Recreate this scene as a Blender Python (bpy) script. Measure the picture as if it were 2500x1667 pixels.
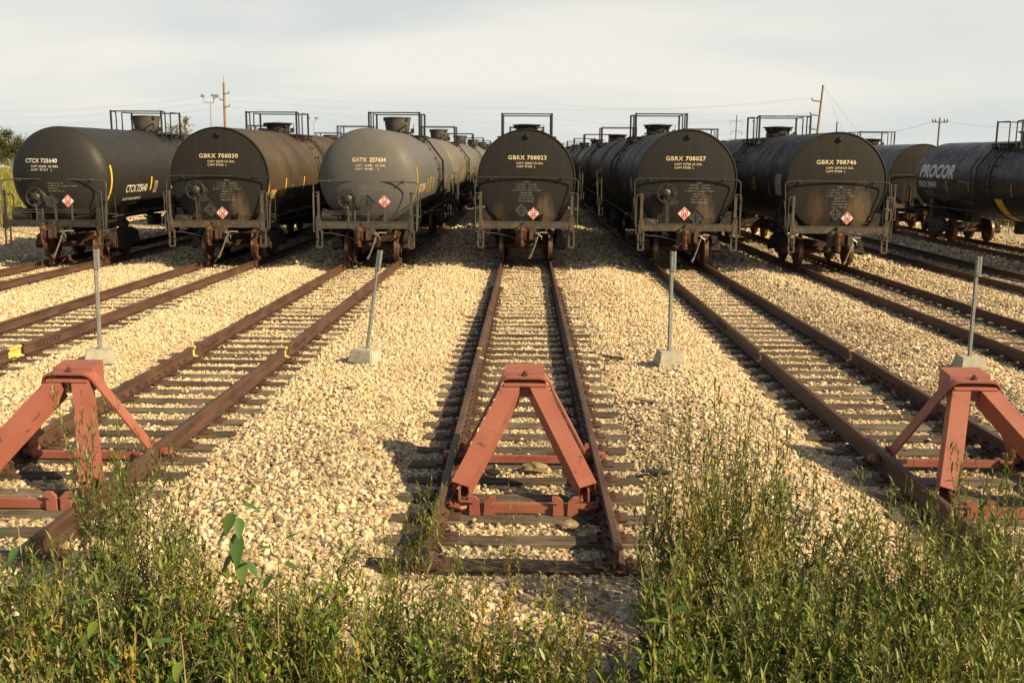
import bpy, bmesh, math, random
import numpy as np
from mathutils import Vector, Matrix, noise as mnoise
R = math.radians
PI = math.pi
scene = bpy.context.scene
for o in list(bpy.data.objects):
    bpy.data.objects.remove(o)
COL = scene.collection
random.seed(7)

# ------------------------------------------------------------------ camera
cd = bpy.data.cameras.new('camera')
cam = bpy.data.objects.new('camera', cd)
COL.objects.link(cam)
cd.sensor_width = 36.0
cd.lens = 35.0
cd.clip_start = 0.05
cd.clip_end = 6000.0
CAM_H = 3.05
PITCH, YAW, ROLL = 10.594, 0.77, 0.338
_p, _y, _r = R(PITCH), R(YAW), R(ROLL)
FW = Vector((math.sin(-_y) * math.cos(_p), math.cos(_y) * math.cos(_p), -math.sin(_p)))
RT0 = Vector((math.cos(_y), math.sin(_y), 0))
UP0 = RT0.cross(FW)
RT = RT0 * math.cos(_r) + UP0 * math.sin(_r)
UP = UP0 * math.cos(_r) - RT0 * math.sin(_r)
cam.matrix_world = Matrix(((RT.x, UP.x, -FW.x, 0), (RT.y, UP.y, -FW.y, 0), (RT.z, UP.z, -FW.z, CAM_H), (0, 0, 0, 1)))
scene.camera = cam

# ------------------------------------------------------------------ light
SUN = Vector((1.55, -0.78, 1.15)).normalized()      # direction towards the sun
sun_el = math.asin(SUN.z)
sun_az = math.atan2(SUN.x, SUN.y)                   # from +Y, clockwise
sd = bpy.data.lights.new('sun', 'SUN')
sd.energy = 5.0
sd.angle = R(0.6)
sd.color = (1.0, 0.80, 0.48)
sun = bpy.data.objects.new('sun', sd)
COL.objects.link(sun)
sun.rotation_euler = SUN.to_track_quat('Z', 'Y').to_euler()

world = bpy.data.worlds.new('World')
scene.world = world
world.use_nodes = True
wt = world.node_tree
for n in list(wt.nodes):
    wt.nodes.remove(n)


def wn(t, **kw):
    n = wt.nodes.new(t)
    for k, v in kw.items():
        setattr(n, k, v)
    return n


sky = wn('ShaderNodeTexSky', sky_type='NISHITA', sun_disc=False)
sky.sun_elevation = sun_el
sky.sun_rotation = sun_az
sky.air_density = 1.0
sky.dust_density = 2.5
sky.ozone_density = 1.0
tc = wn('ShaderNodeTexCoord')
mp = wn('ShaderNodeMapping')
mp.inputs['Scale'].default_value = (1.1, 1.1, 6.5)
mp.inputs['Rotation'].default_value = (0.0, R(3), 0.3)
cn = wn('ShaderNodeTexNoise')
cn.inputs['Scale'].default_value = 1.7
cn.inputs['Detail'].default_value = 3.5
cn.inputs['Roughness'].default_value = 0.5
cn.inputs['Distortion'].default_value = 0.25
cr = wn('ShaderNodeValToRGB')
cr.color_ramp.elements[0].position = 0.36
cr.color_ramp.elements[0].color = (7.1, 7.65, 7.65, 1)      # thin veil, bluish grey
cr.color_ramp.elements[1].position = 0.62
cr.color_ramp.elements[1].color = (9.9, 9.55, 8.7, 1)      # thicker cream cloud
sep = wn('ShaderNodeSeparateXYZ')
vr = wn('ShaderNodeMapRange')                             # veil thins overhead
vr.inputs['From Min'].default_value = 0.10
vr.inputs['From Max'].default_value = 0.60
vr.inputs['To Min'].default_value = 0.93
vr.inputs['To Max'].default_value = 0.15
mix = wn('ShaderNodeMix', data_type='RGBA')
bg = wn('ShaderNodeBackground')
bg.inputs['Strength'].default_value = 0.05
wo = wn('ShaderNodeOutputWorld')
L = wt.links
L.new(tc.outputs['Generated'], mp.inputs['Vector'])
L.new(mp.outputs['Vector'], cn.inputs['Vector'])
L.new(cn.outputs['Fac'], cr.inputs['Fac'])
L.new(tc.outputs['Generated'], sep.inputs['Vector'])
L.new(sep.outputs['Z'], vr.inputs['Value'])
L.new(vr.outputs['Result'], mix.inputs['Factor'])
L.new(sky.outputs['Color'], mix.inputs[6])
L.new(cr.outputs['Color'], mix.inputs[7])
L.new(mix.outputs[2], bg.inputs['Color'])
L.new(bg.outputs['Background'], wo.inputs['Surface'])

scene.view_settings.view_transform = 'Standard'
scene.view_settings.look = 'None'
scene.view_settings.exposure = 0.92
scene.view_settings.gamma = 1.0
scene.view_settings.use_curve_mapping = False


# ------------------------------------------------------------------ helpers
class MB:
    """collects shapes into one mesh"""

    def __init__(s):
        s.v = []
        s.f = []

    def add(s, vs, fs):
        b = len(s.v)
        s.v += [tuple(v) for v in vs]
        s.f += [tuple(i + b for i in f) for f in fs]
        return s

    def box(s, c, d, rot=None, taper=1.0):
        hx, hy, hz = d[0] / 2, d[1] / 2, d[2] / 2
        vs = []
        for z in (-1, 1):
            t = taper if z > 0 else 1.0
            for x, y in ((-1, -1), (1, -1), (1, 1), (-1, 1)):
                p = Vector((x * hx * t, y * hy * t, z * hz))
                if rot is not None:
                    p = rot @ p
                vs.append(p + Vector(c))
        return s.add(vs, [(3, 2, 1, 0), (4, 5, 6, 7), (0, 1, 5, 4), (1, 2, 6, 5), (2, 3, 7, 6), (3, 0, 4, 7)])

    def beam(s, p0, p1, w, h, up=(0, 0, 1)):
        """box bar from p0 to p1; w across, h along 'up'"""
        p0, p1 = Vector(p0), Vector(p1)
        d = (p1 - p0)
        y = d.normalized()
        x = y.cross(Vector(up)).normalized()
        z = x.cross(y)
        m = Matrix((x, y, z)).transposed()
        return s.box((p0 + p1) / 2, (w, d.length, h), m)

    def tube(s, pts, r, n=6, cap=True, closed=False):
        pts = [Vector(p) for p in pts]
        m = len(pts)
        vs, fs = [], []
        prev = None
        for i, p in enumerate(pts):
            a = pts[i - 1] if (i > 0 or closed) else p
            b = pts[(i + 1) % m] if (i < m - 1 or closed) else p
            t = (b - a).normalized()
            if prev is None:
                u = t.cross(Vector((0, 0, 1)))
                if u.length < 0.01:
                    u = t.cross(Vector((0, 1, 0)))
            else:
                u = prev - t * prev.dot(t)
            u.normalize()
            prev = u
            w = t.cross(u)
            rr = r[i] if isinstance(r, (list, tuple)) else r
            for k in range(n):
                a_ = 2 * PI * k / n
                vs.append(p + (u * math.cos(a_) + w * math.sin(a_)) * rr)
        rng = m if closed else m - 1
        for i in range(rng):
            for k in range(n):
                j = (i + 1) % m
                fs.append((i * n + k, i * n + (k + 1) % n, j * n + (k + 1) % n, j * n + k))
        if cap and not closed:
            fs.append(tuple(reversed(range(n))))
            fs.append(tuple((m - 1) * n + k for k in range(n)))
        return s.add(vs, fs)

    def lathe(s, prof, c, ax='Z', n=24, cap0=False, cap1=False):
        """prof: (radius, height) list turned about axis through c"""
        vs, fs = [], []
        for r, h in prof:
            for k in range(n):
                a = 2 * PI * k / n
                if ax == 'Z':
                    v = (c[0] + r * math.cos(a), c[1] + r * math.sin(a), c[2] + h)
                elif ax == 'Y':
                    v = (c[0] + r * math.cos(a), c[1] + h, c[2] + r * math.sin(a))
                else:
                    v = (c[0] + h, c[1] + r * math.cos(a), c[2] + r * math.sin(a))
                vs.append(v)
        flip = ax == 'Y'
        for i in range(len(prof) - 1):
            for k in range(n):
                q = (i * n + k, i * n + (k + 1) % n, (i + 1) * n + (k + 1) % n, (i + 1) * n + k)
                fs.append(q[::-1] if flip else q)
        if cap0:
            q = tuple(range(n))
            fs.append(q if flip else q[::-1])
        if cap1:
            q = tuple((len(prof) - 1) * n + k for k in range(n))
            fs.append(q[::-1] if flip else q)
        return s.add(vs, fs)

    def prism(s, poly, y0, y1, axis='Y'):
        """closed 2D outline (x,z) extruded from y0 to y1"""
        n = len(poly)
        vs = []
        for y in (y0, y1):
            for a, b in poly:
                vs.append((a, y, b) if axis == 'Y' else ((y, a, b) if axis == 'X' else (a, b, y)))
        fs = [(i, (i + 1) % n, n + (i + 1) % n, n + i) for i in range(n)]
        fs += [tuple(reversed(range(n))), tuple(range(n, 2 * n))]
        return s.add(vs, fs)

    def mesh(s, name, mat, smooth=None):
        me = bpy.data.meshes.new(name)
        me.from_pydata(s.v, [], s.f)
        bm = bmesh.new()
        bm.from_mesh(me)
        bmesh.ops.recalc_face_normals(bm, faces=bm.faces)
        bm.to_mesh(me)
        bm.free()
        if smooth:
            me.polygons.foreach_set('use_smooth', [True] * len(me.polygons))
            me.set_sharp_from_angle(angle=R(smooth))
        if mat:
            me.materials.append(mat)
        return me

    def build(s, name, mat, parent=None, smooth=None):
        return mkobj(name, s.mesh(name, mat, smooth), parent)


def mkobj(name, me, parent=None):
    o = bpy.data.objects.new(name, me)
    COL.objects.link(o)
    if parent is not None:
        o.parent = parent
    return o


def empty(name, loc=(0, 0, 0), rz=0.0):
    o = bpy.data.objects.new(name, None)
    COL.objects.link(o)
    o.location = loc
    o.rotation_euler = (0, 0, rz)
    o.empty_display_size = 0.3
    return o


def tag(o, label=None, cat=None, group=None, kind=None):
    if label:
        o['label'] = label
    if cat:
        o['category'] = cat
    if group:
        o['group'] = group
    if kind:
        o['kind'] = kind
    return o


def copy_tree(o, parent=None, skip=()):
    c = o.copy()
    COL.objects.link(c)
    if parent is not None:
        c.parent = parent
    for ch in list(KIDS.get(o.name, [])):
        if ch.name.split('.')[0] in skip:
            continue
        copy_tree(ch, c, skip)
    return c


KIDS = {}


def index_kids():
    KIDS.clear()
    for o in bpy.data.objects:
        if o.parent is not None:
            KIDS.setdefault(o.parent.name, []).append(o)


# ------------------------------------------------------------------ materials
class NT:
    def __init__(s, name, rough=0.6, metal=0.0, spec=0.5):
        s.m = bpy.data.materials.new(name)
        s.m.use_nodes = True
        s.t = s.m.node_tree
        s.b = s.t.nodes['Principled BSDF']
        s.b.inputs['Roughness'].default_value = rough
        s.b.inputs['Metallic'].default_value = metal
        s.b.inputs['Specular IOR Level'].default_value = spec
        s._oc = None

    def n(s, t, ins=None, **kw):
        nd = s.t.nodes.new(t)
        for k, v in kw.items():
            setattr(nd, k, v)
        for k, v in (ins or {}).items():
            if isinstance(v, bpy.types.NodeSocket):
                s.t.links.new(v, nd.inputs[k])
            else:
                nd.inputs[k].default_value = v
        return nd

    def obj(s):
        if s._oc is None:
            s._oc = s.n('ShaderNodeTexCoord').outputs['Object']
        return s._oc

    def geo(s):
        return s.n('ShaderNodeNewGeometry').outputs['Position']

    def map(s, vec, scale):
        return s.n('ShaderNodeMapping', {'Vector': vec, 'Scale': scale}).outputs[0]

    def noise(s, vec, scale, detail=4.0, rough=0.55, dist=0.0):
        return s.n('ShaderNodeTexNoise', {'Vector': vec, 'Scale': scale, 'Detail': detail, 'Roughness': rough, 'Distortion': dist}).outputs['Fac']

    def ramp(s, fac, stops):
        nd = s.n('ShaderNodeValToRGB', {'Fac': fac})
        e = nd.color_ramp.elements
        e[0].position, e[0].color = stops[0][0], tuple(stops[0][1]) + (1,)
        e[1].position, e[1].color = stops[-1][0], tuple(stops[-1][1]) + (1,)
        for p, c in stops[1:-1]:
            q = e.new(p)
            q.color = tuple(c) + (1,)
        return nd.outputs['Color']

    def rng(s, v, a, b, c=0.0, d=1.0):
        return s.n('ShaderNodeMapRange', {'Value': v, 'From Min': a, 'From Max': b, 'To Min': c, 'To Max': d}).outputs[0]

    def mix(s, f, a, b):
        nd = s.n('ShaderNodeMix', data_type='RGBA')
        for i, v in ((0, f), (6, a), (7, b)):
            if isinstance(v, bpy.types.NodeSocket):
                s.t.links.new(v, nd.inputs[i])
            elif i == 0:
                nd.inputs[0].default_value = v
            else:
                nd.inputs[i].default_value = tuple(v) + (1,)
        return nd.outputs[2]

    def math(s, op, a, b=0.0):
        nd = s.n('ShaderNodeMath', operation=op)
        for i, v in ((0, a), (1, b)):
            if isinstance(v, bpy.types.NodeSocket):
                s.t.links.new(v, nd.inputs[i])
            else:
                nd.inputs[i].default_value = v
        return nd.outputs[0]

    def sepxyz(s, v):
        nd = s.n('ShaderNodeSeparateXYZ', {'Vector': v})
        return nd.outputs[0], nd.outputs[1], nd.outputs[2]

    def color(s, c):
        if isinstance(c, bpy.types.NodeSocket):
            s.t.links.new(c, s.b.inputs['Base Color'])
        else:
            s.b.inputs['Base Color'].default_value = tuple(c) + (1,)
        return s

    def roughn(s, v):
        s.t.links.new(v, s.b.inputs['Roughness'])
        return s

    def bump(s, h, strength=0.4, dist=0.01):
        nd = s.n('ShaderNodeBump', {'Height': h, 'Strength': strength, 'Distance': dist})
        s.t.links.new(nd.outputs[0], s.b.inputs['Normal'])
        return s


def mottled(name, c1, c2, scale=6.0, rough=0.6, metal=0.0, bump=0.25, stretch=(1, 1, 1), lo=0.35, hi=0.65, spec=0.4):
    m = NT(name, rough, metal, spec)
    v = m.map(m.obj(), stretch)
    n = m.noise(v, scale, 6.0, 0.62)
    m.color(m.ramp(n, [(lo, c1), (hi, c2)]))
    if bump:
        m.bump(m.noise(v, scale * 6, 3.0), bump, 0.006)
    return m.m


def tank_mat(name, base, dust, amount, rust_spots=(), rough=0.58, streak=0.6):
    """painted steel shell: dust and rust washes, vertical streaks"""
    m = NT(name, rough, 0.0, 0.16)
    o = m.obj()
    big = m.noise(o, 0.55, 5.0, 0.6, 0.4)
    col = m.mix(m.rng(big, 0.35, 0.75, 0.0, amount), base, dust)
    st = m.noise(m.map(o, (7.0, 5.0, 0.35)), 1.6, 5.0, 0.6)
    col = m.mix(m.rng(st, 0.52, 0.78, 0.0, streak * 0.55), col, [min(1, c * 1.9 + 0.008) for c in base])
    st2 = m.noise(m.map(o, (9.0, 3.0, 0.3)), 1.1, 4.0, 0.6)
    col = m.mix(m.rng(st2, 0.58, 0.72, 0.0, streak * 0.6), col, [c * 0.5 for c in base])
    x, y, z = m.sepxyz(o)
    for (sx, sz, rx, rz, amt, rc) in rust_spots:
        dx = m.math('DIVIDE', m.math('SUBTRACT', x, sx), rx)
        dz = m.math('DIVIDE', m.math('SUBTRACT', z, sz), rz)
        d = m.math('SQRT', m.math('ADD', m.math('MULTIPLY', dx, dx), m.math('MULTIPLY', dz, dz)))
        d = m.math('ADD', d, m.rng(m.noise(m.map(o, (3.0, 1.0, 1.2)), 2.2, 6.0, 0.65), 0.3, 0.7, -0.42, 0.42))
        k = m.rng(d, 0.25, 1.15, amt, 0.0)
        col = m.mix(k, col, rc)
    m.color(col)
    m.roughn(m.rng(m.noise(o, 3.0, 5.0), 0.3, 0.7, rough - 0.08, rough + 0.14))
    m.bump(m.noise(o, 1.4, 3.0), 0.12, 0.02)
    return m.m


CREAM = (0.62, 0.53, 0.34)
M = {}
M['rust_rail'] = mottled('rusty rail steel', (0.045, 0.022, 0.014), (0.095, 0.050, 0.032), 5.0, 0.62, 0.0, 0.3, (1, 0.25, 1))
M['rust_dark'] = mottled('dark rusty iron', (0.020, 0.012, 0.008), (0.065, 0.030, 0.017), 14.0, 0.75, 0.0, 0.5)
M['rust_orange'] = mottled('orange rusty casting', (0.060, 0.026, 0.013), (0.17, 0.072, 0.032), 9.0, 0.8, 0.0, 0.5)
M['wheel'] = mottled('rusty wheel steel', (0.030, 0.015, 0.010), (0.15, 0.060, 0.022), 5.0, 0.6, 0.0, 0.4)
M['tread'] = mottled('worn wheel tread', (0.10, 0.055, 0.035), (0.24, 0.18, 0.14), 6.0, 0.35, 0.6, 0.1)
M['frame'] = mottled('grimy black frame paint', (0.015, 0.013, 0.011), (0.042, 0.034, 0.027), 7.0, 0.6, 0.0, 0.3)
M['frame_tan'] = mottled('dusty brown beam paint', (0.042, 0.034, 0.025), (0.10, 0.075, 0.052), 8.0, 0.7, 0.0, 0.3)
M['frame_grey'] = mottled('dusty grey beam paint', (0.042, 0.039, 0.034), (0.074, 0.066, 0.056), 6.0, 0.65, 0.0, 0.2)
M['black'] = mottled('black pipe paint', (0.016, 0.014, 0.013), (0.035, 0.030, 0.027), 9.0, 0.5, 0.0, 0.15)
M['zinc'] = mottled('galvanized steel', (0.20, 0.21, 0.205), (0.32, 0.33, 0.31), 22.0, 0.5, 0.35, 0.1)
M['concrete'] = mottled('pale concrete', (0.27, 0.25, 0.195), (0.38, 0.35, 0.275), 9.0, 0.9, 0.0, 0.5)
b_ = NT('weathered red oxide paint', 0.55, 0.0, 0.4)
o_ = b_.obj()
cb = b_.ramp(b_.noise(o_, 1.6, 5.0, 0.6), [(0.3, (0.20, 0.058, 0.038)), (0.7, (0.285, 0.098, 0.068))])
cb = b_.mix(b_.rng(b_.noise(o_, 7.0, 6.0, 0.7, 0.6), 0.60, 0.67), cb, (0.05, 0.024, 0.017))
cb = b_.mix(b_.rng(b_.noise(b_.map(o_, (1.0, 0.25, 0.25)), 26.0, 5.0, 0.7, 0.3), 0.66, 0.74, 0.0, 0.7), cb, (0.07, 0.03, 0.02))
cb = b_.mix(b_.rng(b_.noise(o_, 1.1, 5.0, 0.6), 0.45, 0.75, 0.0, 0.5), cb, (0.28, 0.125, 0.085))
cb = b_.mix(b_.rng(b_.noise(b_.map(o_, (1, 1, 0.3)), 18.0, 4.0, 0.6), 0.62, 0.85, 0.0, 0.45), cb, (0.20, 0.06, 0.04))
b_.color(cb)
b_.bump(b_.noise(o_, 30.0, 3.0), 0.2, 0.003)
M['buffer'] = b_.m
M['letter_cream'] = mottled('faded cream lettering', (0.42, 0.33, 0.19), (0.66, 0.55, 0.36), 5.0, 0.6, 0, 0)
M['letter_white'] = mottled('faded white lettering', (0.45, 0.43, 0.38), (0.66, 0.64, 0.57), 5.0, 0.6, 0, 0)
M['letter_faint'] = mottled('worn small lettering', (0.16, 0.14, 0.11), (0.34, 0.31, 0.25), 7.0, 0.6, 0, 0)
M['letter_rust'] = mottled('dusty orange lettering', (0.42, 0.24, 0.07), (0.66, 0.42, 0.16), 5.0, 0.6, 0, 0)
M['yellow'] = mottled('yellow reflective tape', (0.62, 0.36, 0.02), (0.85, 0.52, 0.04), 6.0, 0.45, 0, 0)
M['yellow_dusty'] = mottled('dusty yellow tape', (0.16, 0.11, 0.03), (0.40, 0.25, 0.05), 6.0, 0.5, 0, 0)
M['yellow_paint'] = mottled('yellow rail paint', (0.40, 0.32, 0.06), (0.55, 0.47, 0.14), 12.0, 0.6, 0, 0.1)
M['red'] = mottled('faded red placard', (0.50, 0.045, 0.030), (0.64, 0.075, 0.05), 9.0, 0.5, 0, 0)
M['white'] = mottled('placard white', (0.62, 0.60, 0.56), (0.78, 0.76, 0.72), 9.0, 0.5, 0, 0)
M['ink'] = mottled('placard black ink', (0.02, 0.02, 0.02), (0.04, 0.04, 0.04), 9.0, 0.5, 0, 0)
M['placard_dark'] = mottled('empty placard holder paint', (0.035, 0.032, 0.028), (0.065, 0.058, 0.048), 9.0, 0.55, 0, 0.1)
M['brake_grey'] = mottled('worn brake wheel paint', (0.022, 0.021, 0.019), (0.050, 0.046, 0.040), 12.0, 0.5, 0.2, 0.1)
M['chain'] = mottled('bright worn chain', (0.20, 0.18, 0.145), (0.38, 0.34, 0.28), 20.0, 0.4, 0.7, 0.1)
M['hose'] = mottled('dusty rubber hose', (0.09, 0.08, 0.065), (0.16, 0.14, 0.115), 9.0, 0.7, 0, 0.1)
M['pole'] = mottled('weathered orange pole wood', (0.17, 0.105, 0.058), (0.30, 0.195, 0.11), 4.0, 0.85, 0, 0.3, (6, 6, 0.4))
M['pole_dark'] = mottled('old dark pole wood', (0.11, 0.085, 0.06), (0.20, 0.15, 0.10), 4.0, 0.85, 0, 0.3, (6, 6, 0.4))
M['lamp_grey'] = mottled('grey lamp metal', (0.18, 0.18, 0.18), (0.30, 0.30, 0.29), 4.0, 0.5, 0.3, 0)
M['wire'] = mottled('grey cable', (0.10, 0.10, 0.10), (0.16, 0.16, 0.16), 1.0, 0.6, 0, 0)
M['car_white'] = mottled('white car paint', (0.70, 0.70, 0.69), (0.78, 0.78, 0.77), 2.0, 0.25, 0, 0)
M['glass_dark'] = mottled('dark car glass', (0.02, 0.022, 0.025), (0.03, 0.032, 0.035), 2.0, 0.08, 0, 0)
M['clod'] = mottled('dried mud', (0.12, 0.085, 0.05), (0.28, 0.21, 0.13), 14.0, 0.95, 0, 1.0)
M['dirt'] = mottled('dark road surface', (0.05, 0.048, 0.045), (0.08, 0.076, 0.07), 3.0, 0.9, 0, 0.2)

RUST = (0.105, 0.060, 0.034)
RUST2 = (0.125, 0.088, 0.056)
M['tank_gbrx'] = tank_mat('black tank paint', (0.0185, 0.0180, 0.0178), (0.027, 0.0245, 0.022), 0.6, streak=0.8)
M['head_gbrx'] = tank_mat('black tank head paint, rust washed', (0.0185, 0.0178, 0.0170), (0.025, 0.0225, 0.0195), 0.5,
                          [(0.58, 1.55, 0.26, 0.55, 0.85, RUST2), (-0.80, 1.5, 0.22, 0.40, 0.45, RUST)])
M['tank_brown'] = tank_mat('black tank paint under brown dust', (0.032, 0.027, 0.021), (0.095, 0.060, 0.033), 1.0, streak=0.8)
M['head_dusty'] = tank_mat('black tank head with wide dust stains', (0.019, 0.0175, 0.0155), (0.032, 0.026, 0.020), 0.6,
                           [(0.70, 1.7, 0.42, 0.75, 0.85, RUST2), (-0.55, 1.65, 0.32, 0.6, 0.6, RUST)])
M['tank_gatx'] = tank_mat('grey faded tank paint', (0.088, 0.086, 0.083), (0.103, 0.098, 0.090), 0.7, [(0.42, 1.5, 0.14, 0.4, 0.6, RUST)], 0.55, 0.35)
M['tank_ctcx'] = tank_mat('charcoal tank paint', (0.021, 0.020, 0.0195), (0.030, 0.0265, 0.023), 0.6, [(0.30, 1.5, 0.10, 0.35, 0.35, RUST)], 0.5, 0.2)
M['tank_procor'] = tank_mat('glossy black tank paint with rusty belt', (0.017, 0.018, 0.021), (0.024, 0.023, 0.024), 0.5, (), 0.38, 0.3)
M['tank_blue'] = tank_mat('streaky blue grey tank paint', (0.060, 0.064, 0.072), (0.11, 0.11, 0.115), 1.0, (), 0.5, 0.9)

# --- timber tie material (differs per object)
t_ = NT('weathered creosoted timber', 0.85, 0, 0.25)
ti = t_.n('ShaderNodeObjectInfo').outputs['Random']
to = t_.obj()
tv = t_.n('ShaderNodeVectorMath', {0: to, 1: t_.n('ShaderNodeCombineXYZ', {'X': t_.math('MULTIPLY', ti, 37.0), 'Y': t_.math('MULTIPLY', ti, 11.0)}).outputs[0]}, operation='ADD').outputs[0]
g1 = t_.noise(t_.map(tv, (1.3, 34.0, 26.0)), 1.6, 8.0, 0.68, 0.25)
g2 = t_.noise(tv, 2.2, 4.0, 0.6)
dark = t_.ramp(g1, [(0.36, (0.014, 0.010, 0.007)), (0.5, (0.058, 0.042, 0.029)), (0.68, (0.125, 0.094, 0.066))])
pale = t_.ramp(g1, [(0.34, (0.030, 0.024, 0.018)), (0.46, (0.16, 0.13, 0.096)), (0.66, (0.30, 0.25, 0.185))])
tcx = t_.mix(t_.math('MULTIPLY', t_.rng(ti, 0.15, 0.9), t_.rng(g2, 0.3, 0.6)), dark, pale)
t_.color(tcx)
t_.bump(g1, 0.9, 0.012)
M['tie'] = t_.m

# --- stones (tone comes with each scattered stone)
s_ = NT('limestone ballast', 0.8, 0, 0.3)
at = s_.n('ShaderNodeAttribute', attribute_type='INSTANCER', attribute_name='tone').outputs['Fac']
sc = s_.ramp(at, [(0.0, (0.13, 0.10, 0.072)), (0.12, (0.26, 0.20, 0.135)), (0.25, (0.41, 0.31, 0.19)), (0.45, (0.53, 0.415, 0.26)),
                  (0.68, (0.60, 0.48, 0.31)), (0.86, (0.68, 0.585, 0.42)), (0.93, (0.48, 0.30, 0.14)), (1.0, (0.54, 0.375, 0.19))])
sn = s_.noise(s_.obj(), 1.6, 5.0, 0.6)
sc = s_.mix(s_.rng(sn, 0.42, 0.75, 0.0, 0.4), sc, (0.29, 0.215, 0.125))
s_.color(sc)
s_.bump(s_.noise(s_.obj(), 9.0, 4.0), 0.35, 0.08)
M['stone'] = s_.m

# --- ground: gravel bed in the yard, grass beyond its edges
g_ = NT('gravel bed and grass', 0.92, 0, 0.2)
gp = g_.geo()
gx, gy, gz = g_.sepxyz(gp)
vor = g_.n('ShaderNodeTexVoronoi', {'Vector': gp, 'Scale': 17.0})
gsm = g_.n('ShaderNodeSeparateColor', {'Color': vor.outputs['Color']}).outputs[0]
gravel = g_.ramp(gsm, [(0.0, (0.16, 0.125, 0.08)), (0.5, (0.34, 0.275, 0.175)), (1.0, (0.46, 0.385, 0.26))])
gravel = g_.mix(g_.rng(g_.noise(gp, 0.35, 5.0, 0.6), 0.45, 0.75, 0.0, 0.5), gravel, (0.24, 0.20, 0.15))
edge = g_.rng(vor.outputs['Distance'], 0.02, 0.045)
grass = g_.ramp(g_.noise(gp, 0.5, 6.0, 0.65), [(0.3, (0.055, 0.062, 0.012)), (0.5, (0.12, 0.12, 0.022)), (0.7, (0.22, 0.18, 0.06))])
wob = g_.rng(g_.noise(gp, 0.3, 4.0), 0.3, 0.7, -1.2, 1.2)
left = g_.rng(g_.math('ADD', gx, wob), -24.6, -24.2, 1.0, 0.0)
right = g_.rng(g_.math('ADD', gx, wob), 25.2, 25.8, 0.0, 1.0)
far = g_.rng(g_.math('ADD', gy, wob), 150.0, 153.0, 0.0, 1.0)
isg = g_.math('MAXIMUM', g_.math('MAXIMUM', left, right), far)
g_.color(g_.mix(isg, gravel, grass))
g_.bump(vor.outputs['Distance'], 0.8, 0.03)
M['ground'] = g_.m


def leaf_mat(name, stops, trans=0.28, tint=0.36):
    m = NT(name, 0.5, 0, 0.35)
    rnd = m.n('ShaderNodeNewGeometry').outputs['Random Per Island']
    col = m.ramp(rnd, stops)
    orr = m.n('ShaderNodeObjectInfo').outputs['Random']
    col = m.mix(m.rng(orr, 0.45, 1.0, 0.0, tint), col, (0.26, 0.25, 0.02))
    col = m.mix(m.rng(orr, 0.30, 0.0, 0.0, tint * 0.8), col, (0.022, 0.055, 0.010))
    m.color(col)
    tr = m.n('ShaderNodeBsdfTranslucent')
    m.t.links.new(m.mix(0.5, col, (0.22, 0.24, 0.02)), tr.inputs['Color'])
    mx = m.n('ShaderNodeMixShader')
    mx.inputs[0].default_value = trans
    m.t.links.new(m.b.outputs[0], mx.inputs[1])
    m.t.links.new(tr.outputs[0], mx.inputs[2])
    m.t.links.new(mx.outputs[0], m.t.nodes['Material Output'].inputs['Surface'])
    return m.m


M['leaf_willow'] = leaf_mat('willow leaves', [(0.0, (0.022, 0.050, 0.007)), (0.35, (0.068, 0.112, 0.013)), (0.65, (0.135, 0.178, 0.026)), (0.84, (0.23, 0.26, 0.075)), (0.96, (0.30, 0.33, 0.17)), (1.0, (0.36, 0.21, 0.03))])
M['leaf_green'] = leaf_mat('fresh green leaves', [(0.0, (0.018, 0.052, 0.006)), (0.5, (0.060, 0.122, 0.010)), (0.86, (0.145, 0.205, 0.020)), (0.96, (0.24, 0.26, 0.05)), (1.0, (0.40, 0.24, 0.03))])
M['leaf_yellow'] = leaf_mat('yellowing leaves', [(0.0, (0.09, 0.12, 0.02)), (0.45, (0.24, 0.21, 0.03)), (0.8, (0.44, 0.28, 0.03)), (1.0, (0.36, 0.15, 0.04))])
M['leaf_rust'] = leaf_mat('browned leaves', [(0.0, (0.09, 0.035, 0.02)), (0.5, (0.26, 0.12, 0.04)), (1.0, (0.42, 0.24, 0.10))], 0.2)
M['leaf_poplar'] = leaf_mat('broad poplar leaves', [(0.0, (0.028, 0.080, 0.016)), (0.7, (0.060, 0.135, 0.030)), (1.0, (0.10, 0.18, 0.04))], 0.2)
M['leaf_tree'] = leaf_mat('distant tree leaves', [(0.0, (0.06, 0.065, 0.015)), (0.6, (0.12, 0.11, 0.025)), (1.0, (0.20, 0.15, 0.04))], 0.25)
M['leaf_pale'] = leaf_mat('pale distant leaves', [(0.0, (0.22, 0.20, 0.10)), (1.0, (0.36, 0.32, 0.19))], 0.25)
M['grass_blade'] = leaf_mat('tall roadside grass', [(0.0, (0.10, 0.12, 0.02)), (0.6, (0.19, 0.20, 0.03)), (1.0, (0.36, 0.30, 0.11))], 0.3)
M['stem'] = mottled('reddish brown stem bark', (0.10, 0.055, 0.03), (0.20, 0.13, 0.07), 12.0, 0.7, 0, 0)
M['stem_pale'] = mottled('pale stem bark', (0.26, 0.18, 0.10), (0.38, 0.29, 0.18), 12.0, 0.7, 0, 0)

# ------------------------------------------------------------------ yard layout
SP = 4.58
TRX = {k: k * SP for k in range(-3, 5)}
TRX[3] = 13.74
TRX[4] = 18.2
TRX[-3] = -13.80
TRX[-2] = -9.06
TRX[1] = 4.61
TRX[2] = 9.06
TRZ = {1: -0.0058}       # slight angle of single tracks


def track_x(k, y):
    return TRX[k] - math.tan(TRZ.get(k, 0.0)) * (y - 18.0)

TRX[-1] = -4.69
TDZ = {-3: 0.0, -2: 0.0, -1: 0.0, 0: 0.0, 1: 0.0, 2: -0.05, 3: -0.12, 4: -0.15}
TIE_DZ = -0.205          # tie top below rail top


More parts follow.
